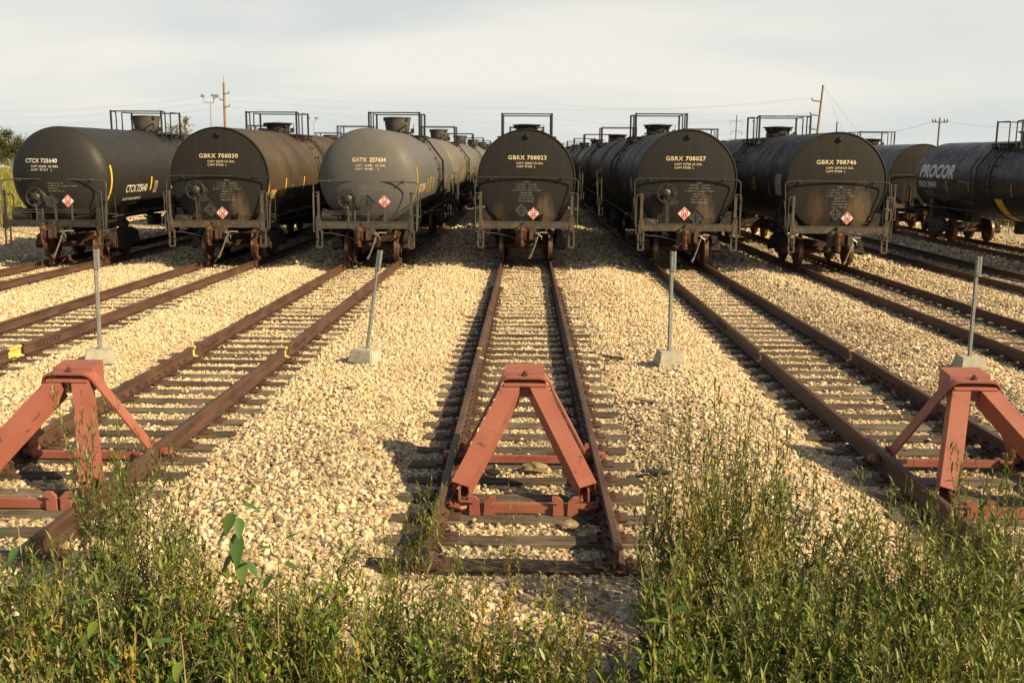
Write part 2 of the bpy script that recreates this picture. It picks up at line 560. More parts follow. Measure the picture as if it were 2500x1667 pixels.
def railz(y, k=0):
    t = min(max(y, 7.0), 31.0)
    return -0.00725 * (t - 8.0) + TDZ.get(k, 0.0)


def lat_dz(x):
    """sideways fall of the yard"""
    f = x / SP
    k0 = max(-3, min(4, math.floor(f)))
    k1 = max(-3, min(4, k0 + 1))
    t = min(1, max(0, f - k0))
    return TDZ[k0] * (1 - t) + TDZ[k1] * t


def groundz(x, y):
    base = railz(y) + lat_dz(x)
    k = round(x / SP)
    u = abs(x - TRX.get(k, k * SP))           # distance from nearest track centre
    if -3 <= k <= 4:
        crib = TIE_DZ - 0.046 + min(0.026, max(0.0, (y - 14.0) * 0.0024))
        shoulder = TIE_DZ + 0.03
        mid = TIE_DZ + 0.11
        if u < 1.15:
            h = crib
        elif u < 1.45:
            h = crib + (shoulder - crib) * (u - 1.15) / 0.30
        else:
            t = min(1, (u - 1.45) / 0.84)
            h = shoulder + (mid - shoulder) * (t * t * (3 - 2 * t))
        a = min(1, max(0, (u - 1.1) / 0.6))
        h += 0.05 * a * mnoise.noise(Vector((x * 0.7, y * 0.55, 3.1))) + 0.015 * mnoise.noise(Vector((x * 2.3, y * 2.3, 9.0)))
        if k == 0 and 7.0 < y < 31 and u < 1.2:
            pass
    else:
        h = TIE_DZ - 0.05
    if y < 7.2:                               # falls away in front of the track ends
        t = min(1, (7.2 - y) / 4.5)
        h -= 0.55 * t * t * (3 - 2 * t)
    return base + h


def ray_x(u, Y):
    """x of a place Y metres away in the picture direction u (2500 px wide photo)"""
    return (u - 1284) / 2431.0 * (Y + 0.4)


def far_point(u, v, Y):
    """where a far thing stands that shows at (u, v) and is Y metres away"""
    d = FW * 2431.0 + RT * (u - 1250) + UP * (833.5 - v)
    return d.x * Y / d.y, CAM_H + d.z * Y / d.y


def ray_z(v, Y):
    return CAM_H - Y * math.tan(_p + math.atan((v - 833.5) / 2431.0))


# ground sheet: fine in the yard, coarse to the horizon
def axis(stops):
    out = []
    for a, b, s in stops:
        n = max(1, int(round((b - a) / s)))
        out += [a + (b - a) * i / n for i in range(n)]
    out.append(stops[-1][1])
    return out


xs = axis([(-3000, -300, 900), (-300, -60, 60), (-60, -24, 6), (-24, 24, 0.25), (24, 60, 6), (60, 300, 60), (300, 3000, 900)])
ys = axis([(-40, 0, 10), (0, 3, 1), (3, 36, 0.25), (36, 60, 1), (60, 200, 10), (200, 400, 50), (400, 4500, 1000)])
gv = [(x, y, groundz(x, y)) for y in ys for x in xs]
nx = len(xs)
gf = [(j * nx + i, j * nx + i + 1, (j + 1) * nx + i + 1, (j + 1) * nx + i) for j in range(len(ys) - 1) for i in range(nx - 1)]
gme = bpy.data.meshes.new('ground')
gme.from_pydata(gv, [], gf)
gme.polygons.foreach_set('use_smooth', [True] * len(gme.polygons))
gme.materials.append(M['ground'])
tag(mkobj('ground', gme), kind='structure')

# ------------------------------------------------------------------ railway tracks
RAIL = [(-0.070, -0.180), (0.070, -0.180), (0.070, -0.168), (0.018, -0.150), (0.009, -0.140), (0.009, -0.048), (0.018, -0.040),
        (0.0345, -0.034), (0.0345, -0.008), (0.026, 0.0), (-0.026, 0.0), (-0.0345, -0.008), (-0.0345, -0.034), (-0.018, -0.040),
        (-0.009, -0.048), (-0.009, -0.140), (-0.018, -0.150), (-0.070, -0.168)]


def extr(mb, prof, x, segs, sx=1.0):
    """rail-like profile swept along (y, z) stations"""
    n = len(prof)
    vs = []
    for y, z in segs:
        for a, b in prof:
            vs.append((x + a * sx, y, z + b))
    fs = []
    for i in range(len(segs) - 1):
        for k in range(n):
            fs.append((i * n + k, i * n + (k + 1) % n, (i + 1) * n + (k + 1) % n, (i + 1) * n + k))
    fs.append(tuple(range(n))[::-1])
    fs.append(tuple((len(segs) - 1) * n + k for k in range(n)))
    mb.add(vs, fs)


def tie_mesh(seed):
    rnd = random.Random(seed)
    bm = bmesh.new()
    bmesh.ops.create_cube(bm, size=1)
    L_, W_, H_ = 2.44, 0.225, 0.17
    for v in bm.verts:
        v.co = Vector((v.co.x * L_, v.co.y * W_, v.co.z * H_ - H_ / 2))
    for cut in [-1.0, -0.7, -0.35, 0.05, 0.4, 0.75, 1.05]:
        bmesh.ops.bisect_plane(bm, geom=bm.verts[:] + bm.edges[:] + bm.faces[:], plane_co=(cut + rnd.uniform(-.1, .1), 0, 0), plane_no=(1, rnd.uniform(-.15, .15), 0))
    bmesh.ops.bevel(bm, geom=[e for e in bm.edges if abs(e.verts[0].co.z) < 0.001 and abs(e.verts[1].co.z) < 0.001 and abs(e.verts[0].co.y) > 0.1 and abs(e.verts[0].co.y - e.verts[1].co.y) < 0.05],
                    offset=0.014, segments=1, affect='EDGES')
    for v in bm.verts:
        v.co.y += rnd.uniform(-0.008, 0.008)
        v.co.z += rnd.uniform(-0.005, 0.004)
        if abs(v.co.x) > L_ / 2 - 0.02:
            v.co.x += rnd.uniform(-0.03, 0.02)
    me = bpy.data.meshes.new('tie')
    bm.to_mesh(me)
    bm.free()
    me.materials.append(M['tie'])
    return me


TIES = [tie_mesh(i) for i in range(9)]
plate_mb = MB()
plate_mb.box((0.0, 0, 0.010), (0.38, 0.19, 0.020))
plate_mb.box((-0.085, 0, 0.026), (0.025, 0.19, 0.014)).box((0.085, 0, 0.026), (0.025, 0.19, 0.014))
for px, py in ((-0.105, 0.05), (0.105, -0.05), (-0.105, -0.06), (0.105, 0.06)):
    plate_mb.box((px, py, 0.036), (0.035, 0.026, 0.030))
PLATE = plate_mb.mesh('tie_plate', M['rust_rail'])
anc = MB()
arc = [Vector((0.055 + 0.030 * math.cos(a), 0, -0.155 + 0.034 * math.sin(a))) for a in [R(x) for x in range(200, -40, -30)]]
anc.tube(arc, 0.011, 5)
anc.tube([(-0.08, 0, -0.19), (0.0, 0, -0.195), (0.075, 0, -0.19)], 0.010, 5)
ANCHOR = anc.mesh('rail_anchor', M['rust_rail'], 40)
TIE_STEP = 0.541


def make_track(k, y0, y1, label, first_tie=None, joints=(), bands=True, anchors=0.0, plates=20.0):
    root = empty('railway_track', (track_x(k, 0), 0, 0), TRZ.get(k, 0.0))
    tag(root, label, 'railway track', 'railway tracks of the storage yard')
    rnd = random.Random(100 + k)
    for s in (-1, 1):
        mb = MB()
        st = [y0 + rnd.uniform(-0.05, 0.05)] + [y for y in (12, 20, 31.0, 40, 60, 90) if y0 + 0.5 < y < y1] + [y1]
        extr(mb, RAIL, s * 0.7525, [(y, railz(y, k)) for y in st])
        r = mb.build('rail', M['rust_rail'], root)
        for (js, jy) in joints:
            if js == s:
                jb = MB()
                for q in (-1, 1):
                    extr(jb, [(q * 0.0098, -0.138), (q * 0.028, -0.150), (q * 0.034, -0.100), (q * 0.022, -0.085), (q * 0.032, -0.060), (q * 0.0098, -0.046)], s * 0.7525,
                         [(jy - 0.42, railz(jy - .42, k)), (jy + 0.42, railz(jy + .42, k))])
                    for bb in range(6):
                        by = jy - 0.35 + bb * 0.14
                        jb.tube([(s * 0.7525 + q * 0.02, by, railz(by, k) - 0.095), (s * 0.7525 + q * 0.058, by, railz(by, k) - 0.095)], 0.017, 6)
                jb.build('joint_bar', M['rust_rail'], r)
                gp_ = MB()
                extr(gp_, [(a * 1.03, b + (0.0015 if b > -0.02 else 0)) for a, b in RAIL], s * 0.7525, [(jy - 0.006, railz(jy, k)), (jy + 0.006, railz(jy, k))])
                gp_.build('rail_gap', M['rust_dark'], r)
        if bands:
            by = 16.0 + rnd.uniform(-0.1, 0.1)
            bm_ = MB()
            grown = [(a * 1.02 + (0.003 if a > 0 else -0.003), b + (0.003 if b > -0.02 else 0.0)) for a, b in RAIL]
            extr(bm_, grown, s * 0.7525, [(by - (0.05 if abs(k) < 2 else 0.35), railz(by, k)), (by + 0.04, railz(by, k))])
            bm_.build('paint_band', M['yellow_paint'], r)
    y = first_tie if first_tie is not None else y0 + 0.1
    far = MB()
    i = 0
    while y < min(y1, 78):
        z = railz(y, k) + TIE_DZ
        if y < 31.0:
            t = mkobj('tie', rnd.choice(TIES), root)
            t.location = (rnd.uniform(-0.06, 0.06), y, z + rnd.uniform(-0.008, 0.004))
            t.rotation_euler = (rnd.uniform(-.02, .02), rnd.uniform(-.006, .006), rnd.uniform(-0.016, 0.016) + (PI if rnd.random() < .5 else 0))
            t.scale = (rnd.uniform(0.97, 1.05), rnd.uniform(0.9, 1.08), 1)
            if y < plates:
                for s in (-1, 1):
                    p = mkobj('tie_plate', PLATE, root)
                    p.location = (s * 0.76 + rnd.uniform(-.008, .008), y + rnd.uniform(-0.01, 0.01), z + 0.003)
            if y < anchors:
                for s in (-1, 1):
                    for q in (-1, 1):
                        a = mkobj('rail_anchor', ANCHOR, root)
                        a.location = (s * 0.7525, y + q * rnd.uniform(0.13, 0.15), railz(y, k) + 0.0)
                        a.rotation_euler = (0, rnd.uniform(-.1, .1), 0 if s < 0 else PI)
        else:
            far.box((rnd.uniform(-.05, .05), y, z - 0.085), (2.5, 0.23, 0.17))
        y += TIE_STEP + rnd.uniform(-0.025, 0.025)
        i += 1
    if far.v:
        tag(far.build('far_ties', M['tie'], root), kind='stuff')
    return root


make_track(-3, 8.0, 110, 'leftmost rusty railway track, under the CTCX 725640 tank car')
make_track(-2, 8.0, 110, 'rusty railway track under the GBRX 708030 tank car, second track from the left', joints=((1, 16.9),))
make_track(-1, 7.55, 120, 'rusty railway track with yellow rail marks ending at the left red bumping post', 7.66, joints=((-1, 16.75), (1, 17.0)), anchors=15.5, plates=26)
make_track(0, 7.47, 80, 'middle rusty railway track running straight to the GBRX 708023 tank car', 7.58, anchors=15.5, plates=26)
make_track(1, 7.5, 120, 'rusty railway track with yellow rail marks ending at the right red bumping post', 7.7, joints=((-1, 19.3),), anchors=15.5, plates=26)
make_track(2, 8.0, 110, 'shaded rusty railway track under the GBRX 708746 tank car')
make_track(3, 8.0, 110, 'empty dark railway track between the GBRX 708746 and PROCOR tank cars', bands=False)
make_track(4, 14.0, 110, 'rightmost dark railway track, under the PROCOR tank car', bands=False)


# ------------------------------------------------------------------ scattered stones
def ico_stone(seed):
    rnd = random.Random(seed)
    bm = bmesh.new()
    bmesh.ops.create_icosphere(bm, subdivisions=2, radius=0.5)
    for _ in range(7):                                  # chisel flat faces
        n = Vector((rnd.gauss(0, 1), rnd.gauss(0, 1), rnd.gauss(0, 1))).normalized()
        d = rnd.uniform(0.26, 0.42)
        for v in bm.verts:
            q = v.co.dot(n) - d
            if q > 0:
                v.co -= n * q
    bmesh.ops.remove_doubles(bm, verts=bm.verts, dist=0.045)
    bmesh.ops.dissolve_limit(bm, angle_limit=R(9), verts=bm.verts, edges=bm.edges)
    bmesh.ops.triangulate(bm, faces=bm.faces)
    me = bpy.data.meshes.new('stone')
    bm.to_mesh(me)
    bm.free()
    me.materials.append(M['stone'])
    return bpy.data.objects.new('stone', me)


def scatter(name, pts, rot, scl, tone, var, sources, kind='stuff'):
    """points with attributes + geometry nodes that set one source on each"""
    me = bpy.data.meshes.new(name)
    me.from_pydata([tuple(p) for p in pts], [], [])
    n = len(pts)
    for nm, arr, ty, ch in (('rot', rot, 'FLOAT_VECTOR', 3), ('scl', scl, 'FLOAT_VECTOR', 3), ('tone', tone, 'FLOAT', 1), ('var', var, 'INT', 1)):
        a = me.attributes.new(nm, ty, 'POINT')
        a.data.foreach_set('vector' if ch == 3 else 'value', np.asarray(arr, dtype=np.float32 if ty != 'INT' else np.int32).ravel())
    src = bpy.data.collections.new(name + '_shapes')
    for s in sources:
        src.objects.link(s)
    ng = bpy.data.node_groups.new(name + '_nodes', 'GeometryNodeTree')
    ng.interface.new_socket('Geometry', in_out='INPUT', socket_type='NodeSocketGeometry')
    ng.interface.new_socket('Geometry', in_out='OUTPUT', socket_type='NodeSocketGeometry')
    gi, go = ng.nodes.new('NodeGroupInput'), ng.nodes.new('NodeGroupOutput')
    iop = ng.nodes.new('GeometryNodeInstanceOnPoints')
    ci = ng.nodes.new('GeometryNodeCollectionInfo')
    ci.inputs['Collection'].default_value = src
    ci.inputs['Separate Children'].default_value = True
    ci.inputs['Reset Children'].default_value = True
    iop.inputs['Pick Instance'].default_value = True

    def na(nm, ty):
        q = ng.nodes.new('GeometryNodeInputNamedAttribute')
        q.data_type = ty
        q.inputs['Name'].default_value = nm
        return q.outputs['Attribute']
    e2r = ng.nodes.new('FunctionNodeEulerToRotation')
    lk = ng.links.new
    lk(na('rot', 'FLOAT_VECTOR'), e2r.inputs[0])
    lk(gi.outputs[0], iop.inputs['Points'])
    lk(ci.outputs[0], iop.inputs['Instance'])
    lk(na('var', 'INT'), iop.inputs['Instance Index'])
    lk(e2r.outputs[0], iop.inputs['Rotation'])
    lk(na('scl', 'FLOAT_VECTOR'), iop.inputs['Scale'])
    lk(iop.outputs[0], go.inputs[0])
    o = mkobj(name, me)
    md = o.modifiers.new('scatter', 'NODES')
    md.node_group = ng
    tag(o, kind=kind)
    return o


rng = np.random.default_rng(5)
P = []
SC = []
for (ya, yb, dens, s0) in ((3.0, 9.0, 980, 0.043), (9.0, 14.0, 1100, 0.039), (14.0, 20.0, 900, 0.040), (20.0, 30.0, 520, 0.049), (30.0, 44.0, 110, 0.088), (44, 66, 36, 0.125)):
    w = lambda y: 0.545 * y + 2.2
    area = (yb - ya) * (w(ya) + w(yb))
    n = int(area * dens)
    y = rng.uniform(ya, yb, n)
    x = rng.uniform(-1, 1, n) * w(yb)
    keep = (np.abs(x) < w(y)) & (x > -24.5) & (x < 25.5)
    y, x = y[keep], x[keep]
    s = s0 * rng.lognormal(0, 0.36, len(x))
    s = np.clip(s, s0 * 0.4, s0 * 2.4)
    P.append(np.stack([x, y], 1))
    SC.append(s)
P = np.concatenate(P)
SC = np.concatenate(SC)
# stones lying on tie tops are only a few: thin out and shrink over the ties
Z = np.array([groundz(float(a), float(b)) for a, b in P])
k = np.round(P[:, 0] / SP)
u = np.abs(P[:, 0] - np.array([TRX.get(int(q), q * SP) for q in k]))
inrail = (np.abs(u - 0.7525) < 0.10)
SC = np.where(u < 1.22, np.minimum(SC, 0.075), SC)
SC = np.where(inrail & (u < 1.3), SC * 0.6, SC)
zz = Z + SC * rng.uniform(-0.10, 0.24, len(Z))
cribtop = (u < 1.2)
zz = np.where(cribtop, np.minimum(zz, Z + 0.006 + np.clip((P[:, 1] - 16) * 0.0015, 0, 0.012)), zz)
# a few strays on the ties
ns = 260
strx = rng.uniform(-0.62, 0.62, ns) + rng.choice([TRX[-1], 0, TRX[1]], ns)
stry = rng.uniform(7.6, 17.0, ns)
strz = np.array([railz(float(b)) + TIE_DZ + 0.012 for b in stry])
P = np.concatenate([P, np.stack([strx, stry], 1)])
zz = np.concatenate([zz, strz])
SC = np.concatenate([SC, rng.uniform(0.035, 0.06, ns)])
# none inside the concrete blocks
n = len(P)
rot = np.stack([rng.normal(0, 0.55, n), rng.normal(0, 0.55, n), rng.uniform(0, 2 * PI, n)], 1)
scl = SC[:, None] * np.stack([rng.uniform(0.8, 1.3, n), rng.uniform(0.7, 1.0, n), rng.uniform(0.40, 0.80, n)], 1)
tone = rng.uniform(0, 1, n)
# patchy greyer gravel on the right-hand shoulders and in front of the track ends
grey = np.array([mnoise.noise(Vector((float(a) * 0.45, float(b) * 0.35, 5.0))) for a, b in P])
greyer = np.clip((grey + 0.02) * 1.2 + np.where(P[:, 0] > 6.0, 0.30, 0.0) + np.where(P[:, 1] < 6.6, 0.35, 0.0), 0, 0.8)
tone = np.where(rng.uniform(0, 1, n) < greyer * 0.8, tone * 0.30, tone)
dirty = np.array([mnoise.noise(Vector((float(a) * 1.1, float(b) * 0.5, 15.0))) for a, b in P])
uu = np.concatenate([u, np.full(ns, 0.5)])
tone = np.where((uu < 1.0) & (rng.uniform(0, 1, n) < np.clip(0.25 + dirty, 0, 0.6)), tone * 0.4, tone)
tone = np.where((P[:, 1] > 13) & (P[:, 1] < 30) & (P[:, 0] < 5), 0.25 + tone * 0.75, tone)
g = scatter('gravel', np.column_stack([P, zz]), rot, scl, tone, rng.integers(0, 10, n), [ico_stone(i + 40) for i in range(10)])
print('stones', n)
del P, Z, zz, rot, scl, tone


# ------------------------------------------------------------------ lettering
_tc = {}


def text_mesh(txt, size, bold=0.0, space=1.0, align='CENTER', shear=0.0, xs=1.0):
    cu = bpy.data.curves.new('lettering', 'FONT')
    cu.body = txt
    cu.size = size * 1.40
    cu.offset = bold
    cu.space_character = space
    cu.align_x = align
    cu.shear = shear
    cu.resolution_u = 3
    ob = bpy.data.objects.new('tmp', cu)
    me = bpy.data.meshes.new_from_object(ob)
    bpy.data.objects.remove(ob)
    if xs != 1.0:
        for v in me.vertices:
            v.co.x *= xs
    return me


def text_on(name, items, fn, mat, parent, cell=0.09):
    """items: (text, x, z, size, bold, space, align[, shear, xs]); fn maps (x, z) to a point on the surface"""
    bm = bmesh.new()
    for it in items:
        txt, x, z, size, bold, space, align = it[:7]
        shear = it[7] if len(it) > 7 else 0.0
        xs_ = it[8] if len(it) > 8 else 1.0
        me = text_mesh(txt, size, bold, space, align, shear, xs_)
        if not me.vertices:
            continue
        for v in me.vertices:
            v.co.x += x
            v.co.y += z - size / 2
        bm.from_mesh(me)
        bpy.data.meshes.remove(me)
    bm.verts.ensure_lookup_table()
    x0, x1 = min(v.co.x for v in bm.verts), max(v.co.x for v in bm.verts)
    z0, z1 = min(v.co.y for v in bm.verts), max(v.co.y for v in bm.verts)
    if cell:
        c = z0 + cell
        while c < z1:
            bmesh.ops.bisect_plane(bm, geom=bm.verts[:] + bm.edges[:] + bm.faces[:], plane_co=(0, c, 0), plane_no=(0, 1, 0))
            c += cell
        c = x0 + cell * 2
        while c < x1 and cell < 0.2:
            bmesh.ops.bisect_plane(bm, geom=bm.verts[:] + bm.edges[:] + bm.faces[:], plane_co=(c, 0, 0), plane_no=(1, 0, 0))
            c += cell * 2
    for v in bm.verts:
        v.co = fn(v.co.x, v.co.y)
    me = bpy.data.meshes.new(name)
    bm.to_mesh(me)
    bm.free()
    me.materials.append(mat)
    return mkobj(name, me, parent)


# ------------------------------------------------------------------ tank cars
TR = 1.46          # shell radius
TZ = 2.52          # shell centre above rail
CARL = 15.7         # end beam to end beam
PITCHL = 17.25
FLAT_Y = 0.50
SHELL_END = CARL - 0.5


def head_y(kind, x, z):
    r = min(1.0, math.hypot(x, z - TZ) / TR)
    if kind == 'flat':
        return FLAT_Y + 0.10 * r * r
    return 0.30 + 0.62 * (1 - math.sqrt(max(0.0, 1 - r * r)))


def ring(y, a0, a1, r, n):
    return [(r * math.cos(a0 + (a1 - a0) * i / n), y, TZ + r * math.sin(a0 + (a1 - a0) * i / n)) for i in range(n + 1)]


def shell_patch(mb, side, y0, y1, z0, z1, off=0.004, n=5):
    a0 = math.asin((z0 - TZ) / TR)
    a1 = math.asin((z1 - TZ) / TR)
    r = TR + off
    vs, fs = [], []
    for i in range(n + 1):
        a = a0 + (a1 - a0) * i / n
        for y in (y0, y1):
            vs.append((side * r * math.cos(a), y, TZ + r * math.sin(a)))
    for i in range(n):
        fs.append((2 * i, 2 * i + 1, 2 * i + 3, 2 * i + 2))
    mb.add(vs, fs)


def flank(side, y0, zc, off=0.006):
    """map flat text onto the shell's flank; text x runs the way a reader beside the car sees it"""
    a0 = math.asin((zc - TZ) / TR)

    def fn(tx, tz):
        a = a0 + tz / TR
        return Vector((side * (TR + off) * math.cos(a), y0 + side * tx, TZ + (TR + off) * math.sin(a)))
    return fn


def diamond(parent, x, z, kind, y, half):
    th = 0.012
    if kind == 'red':
        mb = MB()
        mb.prism([(x - half, z), (x, z - half), (x + half, z), (x, z + half)], y - th, y)
        pl = mb.build('hazard_placard', M['red'], parent)
        w = MB()
        w.prism([(x - half * .72, z - half * .27), (x + half * .72, z - half * .27), (x + half * .72, z + half * .27), (x - half * .72, z + half * .27)], y - th - 0.003, y - th)
        # thin white edge line
        h1, h2 = half * 0.93, half * 0.87
        for sx, sz in ((1, 1), (1, -1), (-1, 1), (-1, -1)):
            w.add([(x + sx * h1, y - th - 0.002, z), (x, y - th - 0.002, z + sz * h1), (x, y - th - 0.002, z + sz * h2), (x + sx * h2, y - th - 0.002, z)], [(0, 1, 2, 3)])
        # flame symbol
        fz = z + half * 0.34
        w.prism([(x - half * .15, fz), (x + half * .15, fz), (x + half * .17, fz + half * .12), (x + half * .09, fz + half * .2), (x + half * .05, fz + half * .36), (x - half * .02, fz + half * .22),
                 (x - half * .09, fz + half * .26), (x - half * .16, fz + half * .13)], y - th - 0.003, y - th)
        w.build('placard_white_print', M['white'], pl)
        text_on('placard_number', [('1267', x, z, half * 0.40, 0.004, 1.0, 'CENTER')], lambda a, b: Vector((a, y - th - 0.005, b)), M['ink'], pl, None)
        text_on('placard_class', [('3', x, z - half * 0.52, half * 0.22, 0.003, 1.0, 'CENTER')], lambda a, b: Vector((a, y - th - 0.005, b)), M['white'], pl, None)
    else:
        mb = MB()
        mb.prism([(x - half, z), (x, z - half), (x + half, z), (x, z + half)], y - 0.01, y)
        pl = mb.build('placard_holder', M['placard_dark'], parent)
        cl = MB()
        for sx, sz in ((1, 1), (1, -1), (-1, 1), (-1, -1)):
            cl.beam((x + sx * half * .97, y - 0.018, z), (x, y - 0.018, z + sz * half * .97), 0.014, 0.014, (0, 1, 0))
        cl.beam((x - half * .45, y - 0.018, z + half * .12), (x + half * .45, y - 0.018, z + half * .12), 0.010, 0.012, (0, 1, 0))
        cl.beam((x - half * .45, y - 0.018, z - half * .30), (x + half * .45, y - 0.018, z - half * .30), 0.010, 0.012, (0, 1, 0))
        cl.beam((x, y - 0.020, z - half * .6), (x, y - 0.020, z + half * .6), 0.014, 0.012, (0, 1, 0))
        cl.build('holder_clips', M['black'], pl)


def arc_pts(c, r, a0, a1, n, plane='XZ'):
    out = []
    for i in range(n + 1):
        a = R(a0 + (a1 - a0) * i / n)
        if plane == 'XZ':
            out.append((c[0] + r * math.cos(a), c[1], c[2] + r * math.sin(a)))
        else:
            out.append((c[0], c[1] + r * math.cos(a), c[2] + r * math.sin(a)))
    return out


def bent(pts, r=0.05, n=4):
    """round the corners of a polyline"""
    P_ = [Vector(p) for p in pts]
    out = [P_[0]]
    for i in range(1, len(P_) - 1):
        a, b, c = P_[i - 1], P_[i], P_[i + 1]
        u, w = (a - b).normalized(), (c - b).normalized()
        rr = min(r, (a - b).length * .45, (c - b).length * .45)
        p0, p1 = b + u * rr, b + w * rr
        for k_ in range(n + 1):
            t = k_ / n
            out.append(p0 * (1 - t) ** 2 + b * 2 * t * (1 - t) + p1 * t * t)
    out.append(P_[-1])
    return out


def make_car(kind='flat', mat_shell='tank_gbrx', mat_head='head_gbrx', beam_mat='frame_tan', brake=True, dome='bowl', strip='yellow', text=None, diamonds=None):
    root = empty('tank_car')
    y_cyl0 = FLAT_Y + 0.10 if kind == 'flat' else 0.30 + 0.62
    y_cyl1 = CARL - y_cyl0
    # ---- shell with its weld / jacket seams
    mb = MB()
    mb.lathe([(TR, y_cyl0), (TR, y_cyl1)], (0, 0, TZ), 'Y', 72)
    shell = mb.build('tank_shell', M[mat_shell], root, 40)
    for i in range(1, 7):
        sm = MB()
        yy = y_cyl0 + (y_cyl1 - y_cyl0) * i / 7
        sm.lathe([(TR, yy - 0.025), (TR + 0.006, yy - 0.018), (TR + 0.006, yy + 0.018), (TR, yy + 0.025)], (0, 0, TZ), 'Y', 64)
        sm.build('seam_band', M[mat_shell], shell, 40)
    # ---- heads
    prof = []
    for i in range(15):
        r = TR * math.sin(PI / 2 * i / 14) if kind != 'flat' else TR * i / 14
        prof.append((max(r, 0.002), head_y(kind, r, TZ)))
    mb = MB()
    mb.lathe(prof, (0, 0, TZ), 'Y', 72, cap0=True)
    if kind == 'flat':                      # thin rolled lip round the flat head
        mb.lathe([(TR - 0.02, FLAT_Y + 0.07), (TR - 0.010, FLAT_Y + 0.075), (TR + 0.006, FLAT_Y + 0.08), (TR + 0.006, FLAT_Y + 0.13), (TR, FLAT_Y + 0.13)], (0, 0, TZ), 'Y', 72)
    head = mb.build('tank_head', M[mat_head], root, 35)
    mb = MB()
    mb.lathe([(r, CARL - h) for r, h in prof], (0, 0, TZ), 'Y', 48, cap0=True)
    mb.build('tank_head', M[mat_head], root, 35)
    if kind == 'flat':
        mb = MB()
        mb.box((0.0, FLAT_Y + 0.03, TZ + 1.27), (0.035, 0.07, 0.10)).box((0.055, FLAT_Y + 0.03, TZ + 1.26), (0.06, 0.06, 0.11))
        mb.build('lifting_lug', M['frame'], head)
    # ---- end beams, running board
    zb = 1.18
    for e in (0, 1):
        sgn = 1 if e == 0 else -1
        Y = lambda v: v if e == 0 else CARL - v
        mb = MB()
        mb.box((0, Y(0.05), zb), (2.56, 0.012, 0.19)).box((0, Y(0.115), zb + 0.096), (2.60, 0.16, 0.012)).box((0, Y(0.10), zb - 0.096), (2.56, 0.10, 0.012))
        for bx in (-1.1, -0.5, 0.5, 1.1):
            mb.tube([(bx, Y(0.045), zb - 0.03), (bx, Y(0.025), zb - 0.03)], 0.018, 6)
        bmn = mb.build('end_beam', M[beam_mat], root)
        mb = MB()                            # open grating board
        for gx_ in range(27):
            mb.box((-1.28 + gx_ * 0.0985, Y(0.33), zb + 0.085), (0.014, 0.26, 0.03))
        for gy_ in (0.21, 0.33, 0.45):
            mb.box((0, Y(gy_), zb + 0.083), (2.58, 0.014, 0.022))
        mb.build('running_board', M[beam_mat], root)
        for s in (-1, 1):                    # corner plate + grab post + sill step
            mb = MB()
            mb.prism([(s * 1.27, 1.05), (s * 1.42, 0.98), (s * 1.42, 1.42), (s * 1.37, 1.50), (s * 1.33, 1.50), (s * 1.27, 1.30)], Y(0.035), Y(0.055))
            mb.box((s * 1.345, Y(0.06), 1.65), (0.075, 0.012, 1.0)).box((s * 1.38, Y(0.09), 1.65), (0.012, 0.07, 1.0))
            for q in range(5):
                mb.tube([(s * (1.30 + 0.02 * q), Y(0.033), 1.08 + 0.09 * q), (s * (1.30 + 0.02 * q), Y(0.018), 1.08 + 0.09 * q)], 0.016, 6)
            mb.build('corner_post', M[beam_mat], root)
            mb = MB()
            mb.tube(bent([(s * 1.345, Y(0.04), 2.12), (s * 1.50, Y(0.03), 2.12), (s * 1.50, Y(0.03), 0.98), (s * 1.36, Y(0.03), 0.98)], 0.06), 0.013, 6)
            mb.build('grab_iron', M['frame_grey'], root, 50)
            mb = MB()
            pts = bent([(s * 1.27, Y(0.10), 1.06), (s * 1.27, Y(0.08), 0.53), (s * 1.42, Y(0.08), 0.53), (s * 1.42, Y(0.10), 1.06)], 0.03)
            for i in range(len(pts) - 1):
                mb.beam(pts[i], pts[i + 1], 0.05, 0.014, (0, 1, 0) if abs((pts[i + 1] - pts[i]).normalized().y) < .9 else (0, 0, 1))
            mb.beam((s * 1.27, Y(0.09), 0.80), (s * 1.42, Y(0.09), 0.80), 0.014, 0.04, (0, 1, 0))
            mb.build('sill_step', M[beam_mat], root)
            mb = MB()                        # small side handholds at the corner, along the flank
            mb.tube(bent([(s * 1.50, Y(0.30), 1.05), (s * 1.56, Y(0.30), 2.0), (s * 1.53, Y(0.9), 2.0), (s * 1.53, Y(0.9), 1.25)], 0.1), 0.013, 6)
            mb.box((s * 1.45, Y(0.62), 1.22), (0.10, 0.7, 0.03))
            mb.build('side_handrail', M['frame'], root, 50)
        # safety rail round the head
        hz = 2.55 if kind == 'flat' else 2.43
        fy = FLAT_Y - 0.02 if kind == 'flat' else 0.36
        mb = MB()
        pts = bent([(-1.50, Y(0.16), 1.02), (-1.54, Y(fy - .04), hz), (-1.0, Y(fy - .02), hz + 0.02), (1.0, Y(fy - .02), hz), (1.54, Y(fy - .04), hz - 0.02), (1.50, Y(0.16), 1.02)], 0.13, 6)
        mb.tube(pts, 0.019, 8)
        for bx in (-1.08, 1.06):
            hy = head_y(kind, bx, hz)
            mb.tube([(bx, Y(fy - .02), hz), (bx, Y(hy + .02), hz)], 0.016, 6)
            mb.box((bx, Y(hy), hz), (0.07, 0.03, 0.10))
            mb.tube([(bx - .02, Y(fy - .04), hz), (bx + .02, Y(fy - .04), hz + 0.001)], 0.030, 6)
        mb.build('end_handrail', M['frame_grey'] if kind != 'flat' else M['frame'], root, 50)
        # ---- coupler
        mb = MB()
        mb.box((0, Y(0.20), 0.94), (0.17, 0.9, 0.19))
        mb.prism([(-0.21, 0.76), (0.05, 0.72), (0.17, 0.78), (0.19, 1.12), (0.05, 1.17), (-0.17, 1.13)], Y(-0.26), Y(-0.12))
